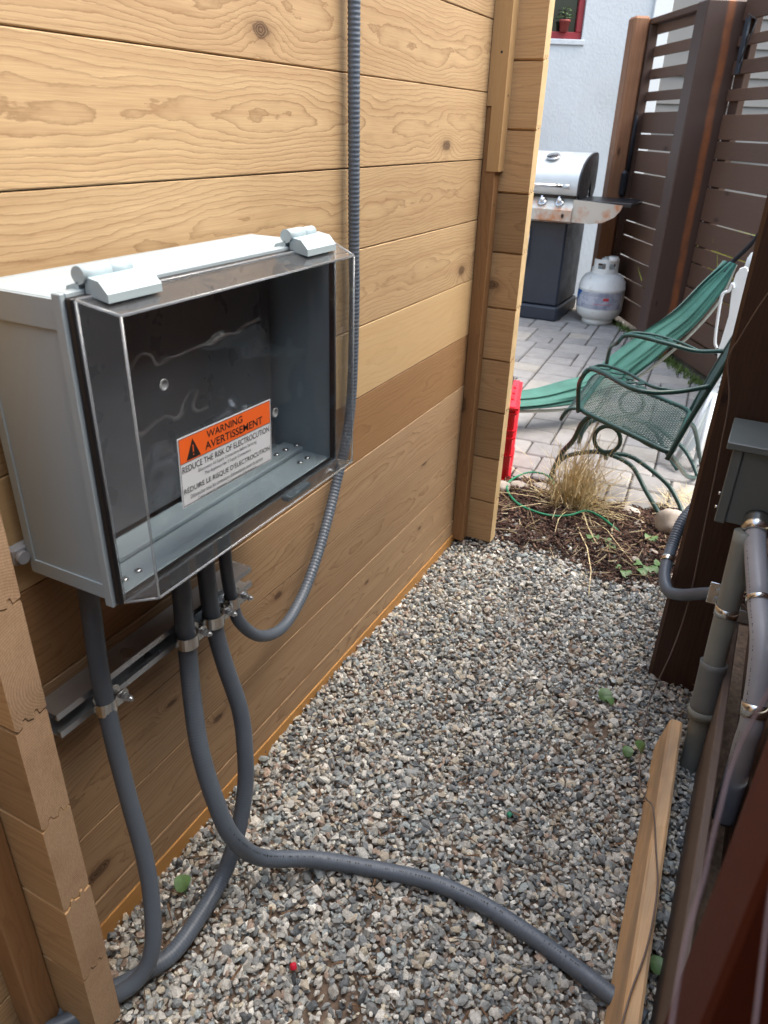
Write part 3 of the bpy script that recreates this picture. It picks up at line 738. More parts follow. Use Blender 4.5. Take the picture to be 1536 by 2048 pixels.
build(q, 'cover_edge', M_cedge, en)
# hinges
for (ya,yb) in ((.502,.578),(.846,.922)):
    q = MB()
    q.prism([(XF-.020,Z1_+.0035),(XF-.002,Z1_+.0035),(XF-.002,Z1_+.013),(XF-.018,Z1_+.008)], ya, yb-.018, 'y')
    q.prism([(XF+.002,Z1_+.001),(XF+.030,Z1_-.004),(XF+.030,Z1_+.004),(XF+.020,Z1_+.015),(XF+.002,Z1_+.018)], ya+.004, yb, 'y')
    q.tube([(XF-.001,ya,Z1_+.019),(XF-.001,ya+.036,Z1_+.019)],.0085,16); q.tube([(XF-.001,ya+.037,Z1_+.019),(XF-.001,yb-.012,Z1_+.019)],.0075,16)
    build(q, 'hinge', plain('pale_plastic',(.42,.52,.56),.35,var=.03), en)
# interior
build(MB().box(.062,.066,Y0+.016,Y1-.030,Z0_+.018,Z1_-.008,.001), 'back_panel', M_plate, en)
build(MB().box(.0665,.106,Y0+.006,Y1-.006,Z0_+.0045,Z0_+.0125,.0015), 'ledge', M_gray, en)
q = MB()
for (x_,y_,z_) in ((.09,.895,Z0_+.013),(.09,.920,Z0_+.013),(.128,.905,Z0_+.0045),(.128,.926,Z0_+.0045),(.136,.516,Z0_+.0045),(.136,.538,Z0_+.0045),(.095,.945,Z0_+.013)):
    q.lathe([(.0052,0),(.0052,.001),(.0035,.0028),(.0008,.0034)], (x_,y_,z_), 14)
build(q, 'rivets', M_chrome, en)
q = MB().box(CX0-.002,CX0+.012,.80,.862,Z0_-.0085,Z0_-.0005,.0015); build(q, 'latch', M_gray, en)
for (y_,z_) in ((.548,.957),(.740,.867)):
    q = MB().lathe([(.0062,0),(.0062,.0006),(.0045,.0012),(.0045,.0009),(.001,.0009)], (0,0,0), 20); q.xf(Matrix.Translation((CX1+.0002,y_,z_)) @ Matrix.Rotation(math.pi/2,4,'Y')); build(q, 'plug', clear_plastic('clear_plug',(.75,.78,.8),milk=.16), en)
for z_ in (.735,1.02):
    q = MB().box(.003,.017,Y0-.018,Y0+.012,z_-.012,z_+.012,.003); q.tube([(.017,Y0-.010,z_),(.024,Y0-.010,z_)],.008,16); build(q, 'mounting_foot', M_lt2, en)
# warning label
LX = CX1+.0006; ly0, ly1, lz0, lz1 = .556, .7285, .808, .891
LM = Matrix.Translation((LX,(ly0+ly1)/2,(lz0+lz1)/2)) @ Matrix.Rotation(math.radians(-1.6),4,'X') @ Matrix(((0,0,1,0),(1,0,0,0),(0,1,0,0),(0,0,0,1)))
LWd, LHt = ly1-ly0, lz1-lz0
lb = build(MB().box(-LWd/2,LWd/2,-LHt/2,LHt/2,0,.0003).xf(LM), 'warning_label', M_label, en)
q = MB().box(-LWd/2+.002,LWd/2-.002,LHt*.135,LHt/2-.002,.00032,.0005).xf(LM); build(q, 'orange_band', M_orange, lb)
q = MB()
for (a_,b_,c_,d_) in ((-LWd/2+.0018,LWd/2-.0018,-LHt/2+.0014,-LHt/2+.0020),(-LWd/2+.0018,LWd/2-.0018,LHt/2-.0020,LHt/2-.0014),(-LWd/2+.0014,-LWd/2+.002,-LHt/2+.0014,LHt/2-.0014),(LWd/2-.002,LWd/2-.0014,-LHt/2+.0014,LHt/2-.0014),(-LWd/2+.002,LWd/2-.002,LHt*.135-.0006,LHt*.135)):
    q.box(a_,b_,c_,d_,.0005,.00062)
build(q.xf(LM), 'border', M_inkg, lb)
q = MB().add([(-LWd/2+.012,LHt*.15,.00062),(-LWd/2+.036,LHt*.15,.00062),(-LWd/2+.024,LHt*.15+.0235,.00062)],[(0,1,2)]).xf(LM); build(q, 'hazard_triangle', M_ink, lb)
q = MB(); q.box(-LWd/2+.0233,-LWd/2+.0247,LHt*.15+.007,LHt*.15+.0155,.0007,.0008); q.box(-LWd/2+.0233,-LWd/2+.0247,LHt*.15+.0035,LHt*.15+.005,.0007,.0008); build(q.xf(LM), 'exclamation_mark', M_orange, lb)
def text(s, x, y, w_, h_, mat, bold=0.0, name='lettering'):
    cu = bpy.data.curves.new(name, 'FONT'); cu.body = s; cu.size = 1.0; cu.align_x = 'LEFT'; cu.offset = bold; cu.resolution_u = 4
    o = bpy.data.objects.new(name, cu); COL.objects.link(o)
    bpy.context.view_layer.update(); dim = o.dimensions
    me = o.to_mesh(); nm = bpy.data.meshes.new_from_object(o); bpy.data.objects.remove(o); bpy.data.curves.remove(cu)
    n = len(nm.vertices); co = np.empty(n*3,np.float32); nm.vertices.foreach_get('co',co); co = co.reshape(-1,3)
    lo, hi = co.min(0), co.max(0)
    co[:,0] = (co[:,0]-lo[0])/(hi[0]-lo[0])*w_; co[:,1] = (co[:,1]-lo[1])/(hi[1]-lo[1])*h_; co[:,2] = 0
    nm.vertices.foreach_set('co', co.ravel()); nm.materials.clear(); nm.materials.append(mat)
    ob = bpy.data.objects.new(name, nm); COL.objects.link(ob); return ob
def ltext(s, x, y, w_, h_, mat=M_ink, bold=0.0):
    ob = text(s, x, y, w_, h_, mat, bold); ob.parent = lb
    W = LM @ Matrix.Translation((x, y, .0007))
    base = Matrix.Translation(Vector(en.location)) @ Matrix.Translation(lb.location)
    ob.matrix_local = base.inverted() @ W
ltext('WARNING', -LWd/2+.048, LHt*.135+.0165, .066, .0088, bold=.012)
ltext('AVERTISSEMENT', -LWd/2+.044, LHt*.135+.0035, .110, .0095, bold=.012)
ltext('REDUCE THE RISK OF ELECTROCUTION', -LWd/2+.004, LHt*.135-.0115, LWd-.009, .0075)
ltext('Disconnect All Supply Connections Before Servicing', -LWd/2+.030, LHt*.135-.0195, .110, .0052, M_inkg)
ltext('This Appliance Has 2 Supply Connections', -LWd/2+.040, LHt*.135-.0265, .088, .0052, M_inkg)
ltext("R\u00c9DUIRE LE RISQUE D'\u00c9LECTROCUTION", -LWd/2+.004, LHt*.135-.038, LWd-.009, .0088)
ltext("D\u00e9brancher tous les connexions d'alimentation avant de service", -LWd/2+.014, LHt*.135-.0455, .138, .0052, M_inkg)
ltext("Cette appareil comprend 2 connexions d'alimentation", -LWd/2+.026, LHt*.135-.0525, .112, .0052, M_inkg)

# ---------------------------------------------------------------- strut channel
def strut_poly():
    a, b_, t_ = .0415, .040, .0022
    z0, z1 = .472, .472+b_
    return [(.0015,z0),(a,z0),(a,z0+.010),(a-.007,z0+.010),(a-.007,z0+.0085),(a-t_,z0+.0085),(a-t_,z0+t_),(.0015+t_,z0+t_),
            (.0015+t_,z1-t_),(a-t_,z1-t_),(a-t_,z1-.0085),(a-.007,z1-.0085),(a-.007,z1-.010),(a,z1-.010),(a,z1),(.0015,z1)]
q = MB().prism(strut_poly(), .455, .872, 'y')
build(q, 'strut_channel', M_steel, label='galvanised steel strut rail on the cedar wall under the enclosure', cat='strut rail')

# ---------------------------------------------------------------- conduits
T1 = [(0.06,0.5211,0.72),(0.06,0.5211,0.696),(0.058,0.523,0.6492),(0.058,0.5186,0.5558),(0.058,0.5182,0.4956),(0.07,0.5111,0.4151),(0.085,0.5051,0.33),(0.105,0.4973,0.2332),(0.12,0.4839,0.1566),(0.133,0.4600,0.0850),(0.125,0.4330,0.040),(0.0988,0.3990,0.019),(0.07,0.355,0.015),(0.03,0.3,0.012),(-.05,.2,.0)]
T2 = [(0.06,0.7389,0.714),(0.06,0.7389,0.5838),(0.058,0.7424,0.5157),(0.06,0.7461,0.4649),(0.075,0.7452,0.3994),(0.1,0.7439,0.3135),(0.115,0.7306,0.2403),(0.124,0.7109,0.1655),(0.128,0.672,0.0873),(0.1269,0.6179,0.03),(0.1328,0.5075,0.017),(0.115,0.455,0.017),(0.09,0.412,0.015),(.02,.34,.005)]
T3 = [(0.06,0.6826,0.714),(0.06,0.6826,0.5885),(0.058,0.6822,0.5247),(0.06,0.6796,0.4505),(0.075,0.6626,0.3889),(0.1,0.6405,0.3139),(0.13,0.6297,0.2285),(0.155,0.6351,0.1477),(0.178,0.676,0.066),(0.2433,0.7400,0.028),(0.3355,0.7800,0.016),(0.4406,0.8095,0.013),(0.5334,0.8141,0.012),(0.6182,0.8017,0.013),(0.6992,0.7836,0.014),(0.7708,0.7651,0.014),(0.824,0.7531,0.014)]
T4 = [(0.06,0.7858,0.714),(0.06,0.7858,0.5862),(0.058,0.7903,0.5357),(0.06,0.7946,0.4896),(0.07,0.7976,0.4505),(0.08,0.8365,0.4002),(0.075,0.9113,0.3681),(0.06,0.9994,0.3775),(0.045,1.0779,0.4169),(0.03,1.1483,0.4717),(0.02,1.2,0.5282),(0.0185,1.244,0.6133),(0.018,1.2678,0.7152),(0.018,1.2749,0.8953),(0.018,1.2712,0.9883),(0.018,1.2681,1.1574),(0.018,1.2641,1.3769),(0.018,1.262,1.85)]
def resample(P, step):
    P = np.array(P); s_ = np.r_[0, np.cumsum(np.linalg.norm(np.diff(P,axis=0),axis=1))]
    u = np.arange(0, s_[-1], step); return np.stack([np.interp(u, s_, P[:,k]) for k in range(3)], 1), u
def conduit(pts, r, name, mat, label, cat='conduit', rib=0.0, pitch=.005, ribstart=0.0, group=None, n=16):
    P, u = resample(smooth_path(pts, 12), pitch/4 if rib else .008)
    R = r*np.ones(len(P))
    if rib: R = R + rib*np.sin(2*np.pi*u/pitch)*np.clip((u-ribstart)/.12,0,1)
    return build(MB().tube(P, R, n), name, mat, label=label, cat=cat, group=group)
conduit(T1,.0126,'conduit',M_lt,'smooth dark grey conduit nearest the camera, dropping from the box to the stacked log ends',group='conduits dropping from the enclosure')
conduit(T2,.0142,'conduit',M_lt,'rear conduit of the middle pair, curving back over the gravel behind its neighbour',rib=.00016,pitch=.005,group='conduits dropping from the enclosure')
conduit(T3,.0146,'conduit',M_lt,'long grey conduit running from the box across the gravel to the timber',rib=.00016,pitch=.005,group='conduits dropping from the enclosure')
conduit(T4,.0105,'conduit',M_lt,'thin ribbed conduit looping from the box and climbing the cedar wall',rib=.0006,pitch=.0075,ribstart=.42,group='conduits dropping from the enclosure')
def printed(pts, r, u0, u1, mat, parent, ang, sz=.0042):
    P, u = resample(smooth_path(pts, 12), .001); q = MB(); T = np.gradient(P, axis=0); T /= np.linalg.norm(T, axis=1)[:,None]; i = int(u0*len(P)); rr = random.Random(4)
    while i < int(u1*len(P))-6:
        ln = rr.randint(1,3); t = T[i]; up = np.array(ang, float); up -= t*(up@t); up /= np.linalg.norm(up); sd_ = np.cross(t, up)
        if rr.random() < .78:
            h_ = sz*rr.uniform(.5,1.0)
            a_ = P[i]; b_ = P[i+ln]; f = lambda p, w_: p+up*math.sqrt(max((r+.0003)**2-w_*w_,0))+sd_*w_
            q.add([f(a_,-h_/2),f(b_,-h_/2),f(b_,h_/2-.001),f(a_,h_/2-.0008)],[(0,1,2,3)])
        i += ln+rr.choice((1,1,2,3,7))
    return build(q, 'printed_marks', mat, parent, kind='stuff')
c3 = [o for o in bpy.data.objects if o.get('label','').startswith('long grey conduit')][0]
printed(T3, .0147, .40, .93, M_ink, c3, (.35,-.25,.9))
# ---- clamps
def clamp(c, r, label, axis=(0,0,1), lug=(0,1,0), mat=M_zinc):
    c = Vector(c); e = empty('conduit_clamp', c, label, 'clamp', 'steel clamps holding the conduits')
    q = MB(); N_ = 20; w_ = .0105; ro = r+.0018
    az = Vector(axis).normalized(); uy = Vector(lug).normalized(); ux = uy.cross(az).normalized()
    if ux.x < 0: ux = -ux
    # band: loop around the conduit, open at the far side towards +lug
    pts_o = []
    for k in range(N_+1):
        a = math.radians(20 + 320*k/N_); pts_o.append((math.cos(a), math.sin(a)))
    vs = []; fs = []
    for (cu, su) in pts_o:
        for rr in (ro, ro+.0016):
            for hgt in (-w_, w_): vs.append(c+uy*cu*rr+ux*su*rr+az*hgt)
    for k in range(N_):
        a = k*4; b2 = (k+1)*4
        fs += [(a+2,a+3,b2+3,b2+2),(a+1,a+0,b2+0,b2+1),(a+3,a+1,b2+1,b2+3),(a+0,a+2,b2+2,b2+0)]
    q.add(vs, fs, False); build(q, 'band', mat, e)
    # two lugs reaching out, rounded ends, and the bolt
    q = MB()
    for s_ in (-1, 1):
        ch = []
        for k in range(9):
            a = math.pi*(k/8)-math.pi/2; ch.append((ro+.012+.0085*math.cos(a), .0105*math.sin(a)))
        ch += [(ro*.85, .0105),(ro*.85,-.0105)]
        o_ = ux*(.0075*s_)
        vs = [c+uy*a_+az*b_+o_ for a_,b_ in ch]+[c+uy*a_+az*b_+o_+ux*(.0018*s_) for a_,b_ in ch]
        n_ = len(ch); q.add(vs, [tuple(range(n_)), tuple(range(2*n_-1,n_-1,-1))]+[(i,(i+1)%n_,n_+(i+1)%n_,n_+i) for i in range(n_)])
    build(q, 'lug', mat, e)
    q = MB(); b0 = c+uy*(ro+.011); q.tube([b0-ux*.016, b0+ux*.026],.0026,8); q.tube([b0+ux*.010,b0+ux*.0155],.006,6,smooth=False); q.tube([b0-ux*.0145,b0-ux*.010],.006,6,smooth=False); q.tube([b0+ux*.018,b0+ux*.022],.0052,6,smooth=False)
    build(q, 'bolt', M_steel, e); return e
clamp((.056,.518,.487),.0126,'steel clamp on the conduit nearest the log ends')
clamp((.060,.681,.490),.0146,'steel clamp on the long conduit that crosses the gravel')
clamp((.0595,.745,.488),.0142,'steel clamp on the conduit that curves back behind, second from the far end')
clamp((.0595,.7925,.493),.0105,'smallest steel clamp at the far end of the strut rail on the ribbed conduit')

# ================================================================== RIGHT SIDE: junction box, conduits
jb = empty('junction_box', (.76,1.5,.5), 'grey green steel junction box with an overhanging lid on the dark post', 'junction box')
yb0, yb1, xb0, xb1 = 1.45, 1.598, .740, .93
build(MB().box(xb0+.002,xb1,yb0+.012,yb1,.524,.680,.002), 'body', M_jbox, jb)
q = MB().box(xb0,xb0+.0195,yb0,yb0+.0115,.521,.676,.002); q.box(xb0+.0205,xb1,yb0+.004,yb0+.0115,.524,.676,.001)
build(q, 'cover', M_jbox, jb)
q = MB().box(xb0-.012,xb1+.012,yb0-.006,yb1,.676,.691,.002); build(q, 'lid', M_jbox, jb)
for z_ in (.575,.545): build(MB().tube([(xb0+.001,yb0+.02,z_),(xb0-.005,yb0+.02,z_)],.0035,8), 'screw', M_chrome, jb)
Pv = [(.8192,1.335,-.05),(.8185,1.337,.02),(.8105,1.36,.20),(.8065,1.385,.33),(.800,1.42,.53)]
pv = empty('pvc_conduit', Pv[1], 'thick olive grey PVC pipe from the gravel up to the junction box', 'pipe')
build(MB().tube(smooth_path(Pv,8),.0215,24), 'pipe', M_pvc, pv)
def along(Pl, t0, t1, n=6):
    S = smooth_path(Pl, 20); k0, k1 = int(t0*(len(S)-1)), int(t1*(len(S)-1)); idx = np.linspace(k0,k1,n).astype(int); return S[idx]
S = smooth_path(Pv,20)
def at_z(z): return S[np.argmin(abs(S[:,2]-z))]
seg = [at_z(z) for z in np.linspace(.14,.255,8)]
build(MB().tube(seg,[.0265,.0265,.0255,.0255,.0255,.0255,.0255,.0268],24), 'coupling', plain('coupling_grey',(.165,.178,.175),.45), pv)
build(MB().tube([at_z(.128),at_z(.145)],.0285,24), 'coupling_ring', M_pvc, pv)
# second, paler conduit
L2 = [(.813,1.46,.545),(.8186,1.4045,.519),(.8374,1.3143,.482),(.8445,1.2863,.464),(.862,1.20,.43),(.876,1.137,.33),(.878,1.13,.27),(.880,1.125,.2),(.882,1.12,.1)]
lt = empty('liquidtight_conduit', L2[1], 'pale grey flexible conduit with steel fittings hanging below the junction box', 'conduit')
SL = smooth_path(L2,14)
build(MB().tube(SL,.0195,24), 'pipe', M_lt2, lt)
printed(L2, .0195, .12, .95, M_ink, lt, (-.75,-.55,.3), .0032)
def slz(t0,t1,n=4): 
    k0,k1 = int(t0*(len(SL)-1)), int(t1*(len(SL)-1)); return SL[np.linspace(k0,max(k1,k0+2),n).astype(int)]
build(MB().tube(slz(.0,.09,5),[.024,.024,.0265,.0265,.0235],24), 'fitting', M_zinc, lt)
build(MB().tube(slz(.36,.385,3),.0215,24), 'strap', M_zinc, lt)
build(MB().tube(slz(.60,.63,3),.0215,24), 'strap', M_zinc, lt)
# bent ribbed conduit coming round the post
FX = [(0.75,1.88,0.46),(0.712,1.81,0.415),(0.677,1.745,0.372),(0.6675,1.69,0.325),(0.668,1.62,0.2855),(0.685,1.57,0.270),(0.715,1.54,0.285),(0.755,1.50,0.325),(0.80,1.462,0.366)]
P, u = resample(smooth_path(FX, 12), .0016)
R = .0135 + .0009*np.sin(2*np.pi*u/.0068)*np.clip((.27-u)/.02,0,1)
fx = empty('bent_conduit', FX[4], 'grey conduit bent round the foot of the dark post above the rocks', 'conduit')
build(MB().tube(P, R, 14), 'pipe', M_lt, fx)
k = int(len(P)*.50); build(MB().tube(P[k:k+10:3],.0155,16), 'ferrule', M_zinc, fx)
e = empty('pipe_strap', (.79,1.45,.37), 'small steel strap joining the bent conduit to the PVC pipe', 'strap')
build(MB().box(.765,.800,1.436,1.440,.345,.395,.001), 'plate', M_zinc, e)
c_ = at_z(.362); build(MB().tube([c_-np.array([0,0,.011]),c_+np.array([0,0,.011])],.0232,24), 'band', M_zinc, e)
build(MB().box(.825,.850,1.385,1.389,.350,.378,.001), 'tab', M_zinc, e)
for z_ in (.358,.380): build(MB().tube([(.782,1.437,z_),(.782,1.430,z_)],.005,6,smooth=False), 'bolt', M_steel, e)
# ---------------------------------------------------------------- timber on the ground
q = MB()
N_ = 24; vs = []; fs = []
for i in range(N_+1):
    y = .30+(1.345-.30)*i/N_; xl = .763+(1.256-y)*.0455; wz = .0012*math.sin(y*23)
    yy = y - (.0 if i < N_ else 0)
    for (dx,z_) in ((-.018,.002),(-.001,.084+wz),(.004,.089),(.021,.089),(.0255,.085),(.0255,.002)): vs.append((xl+dx,yy+(.012 if (i==N_ and z_>.05) else 0),z_))
for i in range(N_):
    for k in range(6):
        a = i*6+k; b2 = i*6+(k+1)%6; fs.append((a,a+6,b2+6,b2))
fs.append(tuple(range(0,6))); fs.append(tuple(range(N_*6+5,N_*6-1,-1)))
q.add(vs, [tuple(reversed(f)) for f in fs][:-2]+[fs[-2],fs[-1]]); build(q, 'timber', M_lumber, label='loose length of weathered orange timber lying on edge by the dark fence', cat='timber')
# ---------------------------------------------------------------- thin wire
W_ = [(0.76,1.33,1.06),(0.7406,1.4,0.9971),(0.7218,1.45,0.9418),(0.7027,1.5,0.8718),(0.6917,1.52,0.8231),(0.7107,1.54,0.7414),(0.7176,1.55,0.6334),(0.7263,1.56,0.4571),(0.734,1.55,0.2712),(0.7275,1.5,0.162),(0.7085,1.4562,0.04),(0.7148,1.3285,0.03),(0.7305,1.2214,0.02),(0.7500,1.1394,0.060),(.7650,1.09,.092),(0.7847,0.998,0.0955),(0.7988,0.9195,0.0965),(0.8011,0.8161,0.0965),(0.7921,0.7318,0.0965),(0.7883,0.6754,0.0965),(.78,.58,.0965)]
build(MB().tube(smooth_path(W_,10),.0016,6), 'wire', M_wire, label='thin brown wire drooping across the dark post and over the timber', cat='wire')
for i, pl in enumerate(([(.775,.26,1.08),(.7595,.235,1.012),(.757,.213,.991),(.757,.198,.976),(.756,.18,.961),(.758,.155,.942),(.76,.12,.92)],[(.776,.258,1.03),(.776,.224,1.005),(.7765,.203,.984),(.778,.186,.969),(.78,.160,.950),(.782,.12,.92)])):
    build(MB().tube(smooth_path(pl,8),.0006,6), 'twig', plain('pinkish_stem',(.22,.17,.19),.6), label=('thin pinkish stem crossing the red brown post, out of focus' if i==0 else 'thin pinkish stem at the right edge of the picture, out of focus'), cat='stem')

# ================================================================== PATIO OBJECTS
# ---- grill (front faces -y)
gr = empty('gas_grill', (-.86,5.45,0), 'gas grill with silver lid, rust stained side shelf and dark cabinet', 'grill')
gxr = -.565; gxl = -1.16
build(MB().box(gxl,gxr,5.215,5.72,.10,.655,.012), 'cabinet', M_navy, gr)
build(MB().box(gxl-.015,gxr+.012,5.195,5.74,.0,.098,.012), 'base', M_navy, gr)
build(MB().box((gxl+gxr)/2-.002,(gxl+gxr)/2+.002,5.210,5.2145,.12,.64), 'door_gap', M_black, gr)
build(MB().tube([((gxl+gxr)/2+.05,5.19,.36),((gxl+gxr)/2+.05,5.19,.60)],.008,8), 'door_handle', M_chrome, gr)
build(MB().prism([(5.130,.668),(5.155,.655),(5.23,.655),(5.23,.80),(5.195,.80),(5.150,.752),(5.130,.735)], gxl-.01, gxr+.035, 'x'), 'control_panel', M_panelg, gr)
for kx in (-1.10,-.98,-.86,-.74,-.625):
    kb = MB().lathe([(.030,0),(.030,.006),(.024,.010),(.018,.010)],(0,0,0),20).xf(Matrix.Translation((kx,5.168,.774)) @ Matrix.Rotation(math.radians(47),4,'X'))
    o = build(kb, 'knob_bezel', M_chrome, gr)
    kb = MB().lathe([(.018,.010),(.017,.03),(.014,.033)],(0,0,0),16).box(-.005,.005,-.016,.016,.03,.042).xf(Matrix.Translation((kx,5.168,.774)) @ Matrix.Rotation(math.radians(47),4,'X')); build(kb, 'knob', M_chrome, gr)
build(MB().tube([(-.585,5.129,.70),(-.585,5.124,.70)],.009,12,prof=(1,1.6)), 'igniter', M_black, gr)
lid = [(5.175,.822),(5.160,.845),(5.170,.93),(5.215,.985),(5.30,1.03),(5.42,1.060),(5.53,1.068),(5.59,1.05),(5.615,.98),(5.615,.85)]
lidS = [tuple(p) for p in smooth_path([(a,b_,0) for a,b_ in lid],4)[:,:2]]
q = MB(); n_ = len(lidS); vs = [(gxl-.012,a,b_) for a,b_ in lidS]+[(gxr+.045,a,b_) for a,b_ in lidS]
q.add(vs, [(i,i+1,n_+i+1,n_+i) for i in range(n_-1)], True); build(q, 'lid', M_steelg, gr)
for xx in (gxl-.011, gxr+.0455):
    q = MB().prism([(a,b_+(.004 if b_>.9 else 0)) for a,b_ in lidS]+[(5.58,.80),(5.50,.80),(5.47,.90),(5.40,.80),(5.2,.80)], xx, xx+.012, 'x'); build(q, 'lid_side', M_black, gr)
build(MB().box(gxl,gxr+.03,5.20,5.66,.80,.822), 'firebox', M_black, gr)
q = MB().tube([(gxl+.06,5.108,.878),(gxr-.005,5.108,.878)],.0115,12); q.tube([(gxr-.02,5.108,.878),(gxr-.02,5.16,.878)],.009,8); q.tube([(gxl+.08,5.108,.878),(gxl+.08,5.16,.878)],.009,8); build(q, 'lid_handle', M_chrome, gr)
q = MB().tube([(gxr-.035,5.108,.878),(gxr+.008,5.108,.878)],.014,12); build(q, 'handle_cap', M_steelg, gr)
q = MB().lathe([(.045,0),(.045,.004),(.04,.006)],(0,0,0),24).xf(Matrix.Translation((-.735,5.285,1.043)) @ Matrix.Rotation(math.radians(24),4,'X')); build(q, 'temperature_gauge', M_chrome, gr)
# right shelf: rounded tapering front, dark top
sx0, sx1 = gxr+.036, -.215
q = MB(); outl = [(sx0,.665),(sx0+.12,.662),(sx0+.20,.675),(sx0+.27,.712),(sx1-.012,.752),(sx1,.785),(sx0,.800)]
q.prism(outl, 5.150, 5.168, 'y'); build(q, 'shelf_front', M_panelg, gr)
build(MB().box(sx0,sx1+.05,5.169,5.56,.775,.800,.003), 'shelf', M_black, gr)
build(MB().box(gxl-.36,gxl-.012,5.16,5.56,.775,.800,.003), 'shelf', M_black, gr)
for k, zz in enumerate((.615,.585,.565,.535,.51,.49)):
    build(MB().box(gxr+.0005,gxr+.006,5.25+.008*(k%2),5.27,zz,zz+.006), 'bracket_tab', M_chrome, gr)
# ---- propane tank
tc_ = (-.305,5.375,0); pt = empty('propane_tank', tc_, 'white propane tank with a blue and grey label beside the grill', 'gas tank')
r_ = .157
build(MB().lathe([(.105,.0),(.105,.035),(.1,.035)],tc_,32), 'foot_ring', M_tank, pt)
build(MB().lathe([(.06,.028),(.11,.035),(.142,.06),(r_,.10),(r_,.235),(.1585,.238),(.1585,.243),(r_,.246),(.150,.285),(.125,.322),(.085,.340),(.03,.345)],tc_,48), 'tank_body', M_tank, pt)
q = MB(); R0 = .0845
def arcwall(a0,a1,z0,z1,n=14,r=R0,th=.003):
    vs = []; 
    for i in range(n+1):
        a = math.radians(a0+(a1-a0)*i/n)
        for rr in (r,r+th):
            for zz in (z0,z1): vs.append((tc_[0]+rr*math.cos(a),tc_[1]+rr*math.sin(a),zz))
    fs = []
    for i in range(n):
        b_ = i*4; c_ = b_+4; fs += [(b_,b_+1,c_+1,c_),(b_+2,c_+2,c_+3,b_+3),(b_+1,b_+3,c_+3,c_+1),(b_,c_,c_+2,b_+2)]
    fs += [(0,2,3,1),(n*4,n*4+1,n*4+3,n*4+2)]; q.add(vs,fs)
arcwall(-180,180,.335,.372,48); arcwall(-140,-112,.372,.408); arcwall(-78,-62,.372,.408); arcwall(-30,20,.372,.408); arcwall(60,110,.372,.408); arcwall(-140,110,.408,.432,40)
build(q, 'collar', M_tank, pt)
build(MB().lathe([(.02,.34),(.02,.40),(.032,.405),(.032,.43),(.02,.435)],(tc_[0]+.0,tc_[1],0),16), 'valve', M_tank, pt)
build(MB().lathe([(.030,.425),(.033,.430),(.033,.452),(.028,.456)],(tc_[0]+.055,tc_[1]-.05,0),16), 'valve_knob', M_tank, pt)
q = MB(); arcwall(-168,-20,.115,.228,30,r_+.0002,.0006); build(q, 'tank_label', M_tlab, pt)
q = MB(); vs = []
for i in range(9):
    a = math.radians(-166+34*i/8); top = .227; bot = .225-.105*(1-i/8); vs += [(tc_[0]+(r_+.0012)*math.cos(a),tc_[1]+(r_+.0012)*math.sin(a),bot),(tc_[0]+(r_+.0012)*math.cos(a),tc_[1]+(r_+.0012)*math.sin(a),top)]
q.add(vs,[(2*i,2*i+2,2*i+3,2*i+1) for i in range(8)]); build(q, 'blue_corner', M_blue, pt)
q = MB(); arcwall(-72,-58,.175,.195,6,r_+.0012,.0004); arcwall(-95,-48,.150,.153,10,r_+.0012,.0004); build(q, 'red_print', M_rpink, pt)
q = MB()
for zz in (.212,.203,.140,.132,.124): arcwall(-128,-48 if zz>.2 else -60,zz,zz+.0025,20,r_+.0012,.0003)
build(q, 'grey_print', plain('label_grey_print',(.2,.22,.3),.5), pt)
# ---- grill brush on the end post
br = empty('grill_brush', (*ND(2.49,5.10),1.0), 'black grill brush hanging on the orange brown end post', 'brush')
p0 = Vector((*ND(2.60,5.018),1.30)); 
build(MB().tube([p0,p0+Vector((0,0,-.03)),p0+Vector((0,0,-.34))],[.006,.012,.013],10), 'handle', M_rope, br)
build(oriented(2.555,2.605,4.985,5.028,.80,.97,.02), 'brush_head', M_black, br)
build(MB().tube([p0+Vector((0,0,-.005)),p0+Vector((.0,0,.02))],.004,6), 'hanging_loop', M_rope, br)

# ---- hammock
HT = [(0.5419,3.7759,0.6988),(0.4654,3.6988,0.6129),(0.3806,3.6136,0.4958),(0.2877,3.5201,0.4096),(0.1903,3.4222,0.3144),(0.107,3.3383,0.2222),(0.0087,3.2395,0.1923),(-0.1356,3.0944,0.1632),(-.36,2.87,.19)]
HB = [(0.5701,3.8042,0.685),(0.5353,3.7691,0.5545),(0.4548,3.6882,0.4072),(0.3616,3.5945,0.3096),(0.2761,3.5085,0.2202),(0.175,3.4067,0.1322),(0.0534,3.2845,0.0902),(-0.1409,3.089,0.0866),(-.36,2.87,.10)]
hm = empty('hammock', (.2,3.4,.3), 'green fabric hammock gathered at its black rope behind the metal chair', 'hammock')
T_, B_ = smooth_path(HT,8), smooth_path(HB,8); nrm = np.array([.709,-.705,0.]); K = 40; vs = []
for i in range(len(T_)):
    u_ = i/(len(T_)-1); wd = .015+.075*min(1,u_*2.2)
    for k in range(K+1):
        s_ = k/K
        off = wd*(math.sin(s_*math.pi)*.9) + .010*min(1,.4+u_)*math.sin(s_*23+1.5*math.sin(u_*5)) + .006*math.sin(s_*41+u_*9)
        vs.append(T_[i]*(1-s_)+B_[i]*s_+nrm*off)
fs = [(i*(K+1)+k,(i+1)*(K+1)+k,(i+1)*(K+1)+k+1,i*(K+1)+k+1) for i in range(len(T_)-1) for k in range(K)]
for sgn in (0,):
    build(MB().add(vs,fs,True), 'fabric', M_fab, hm)
vs2 = [np.array(v)-nrm*.05*math.sin(math.pi*((j%(K+1))/K))-nrm*.02 for j,v in enumerate(vs)]
build(MB().add(vs2,[tuple(reversed(f)) for f in fs],True), 'fabric_back', M_fab, hm)
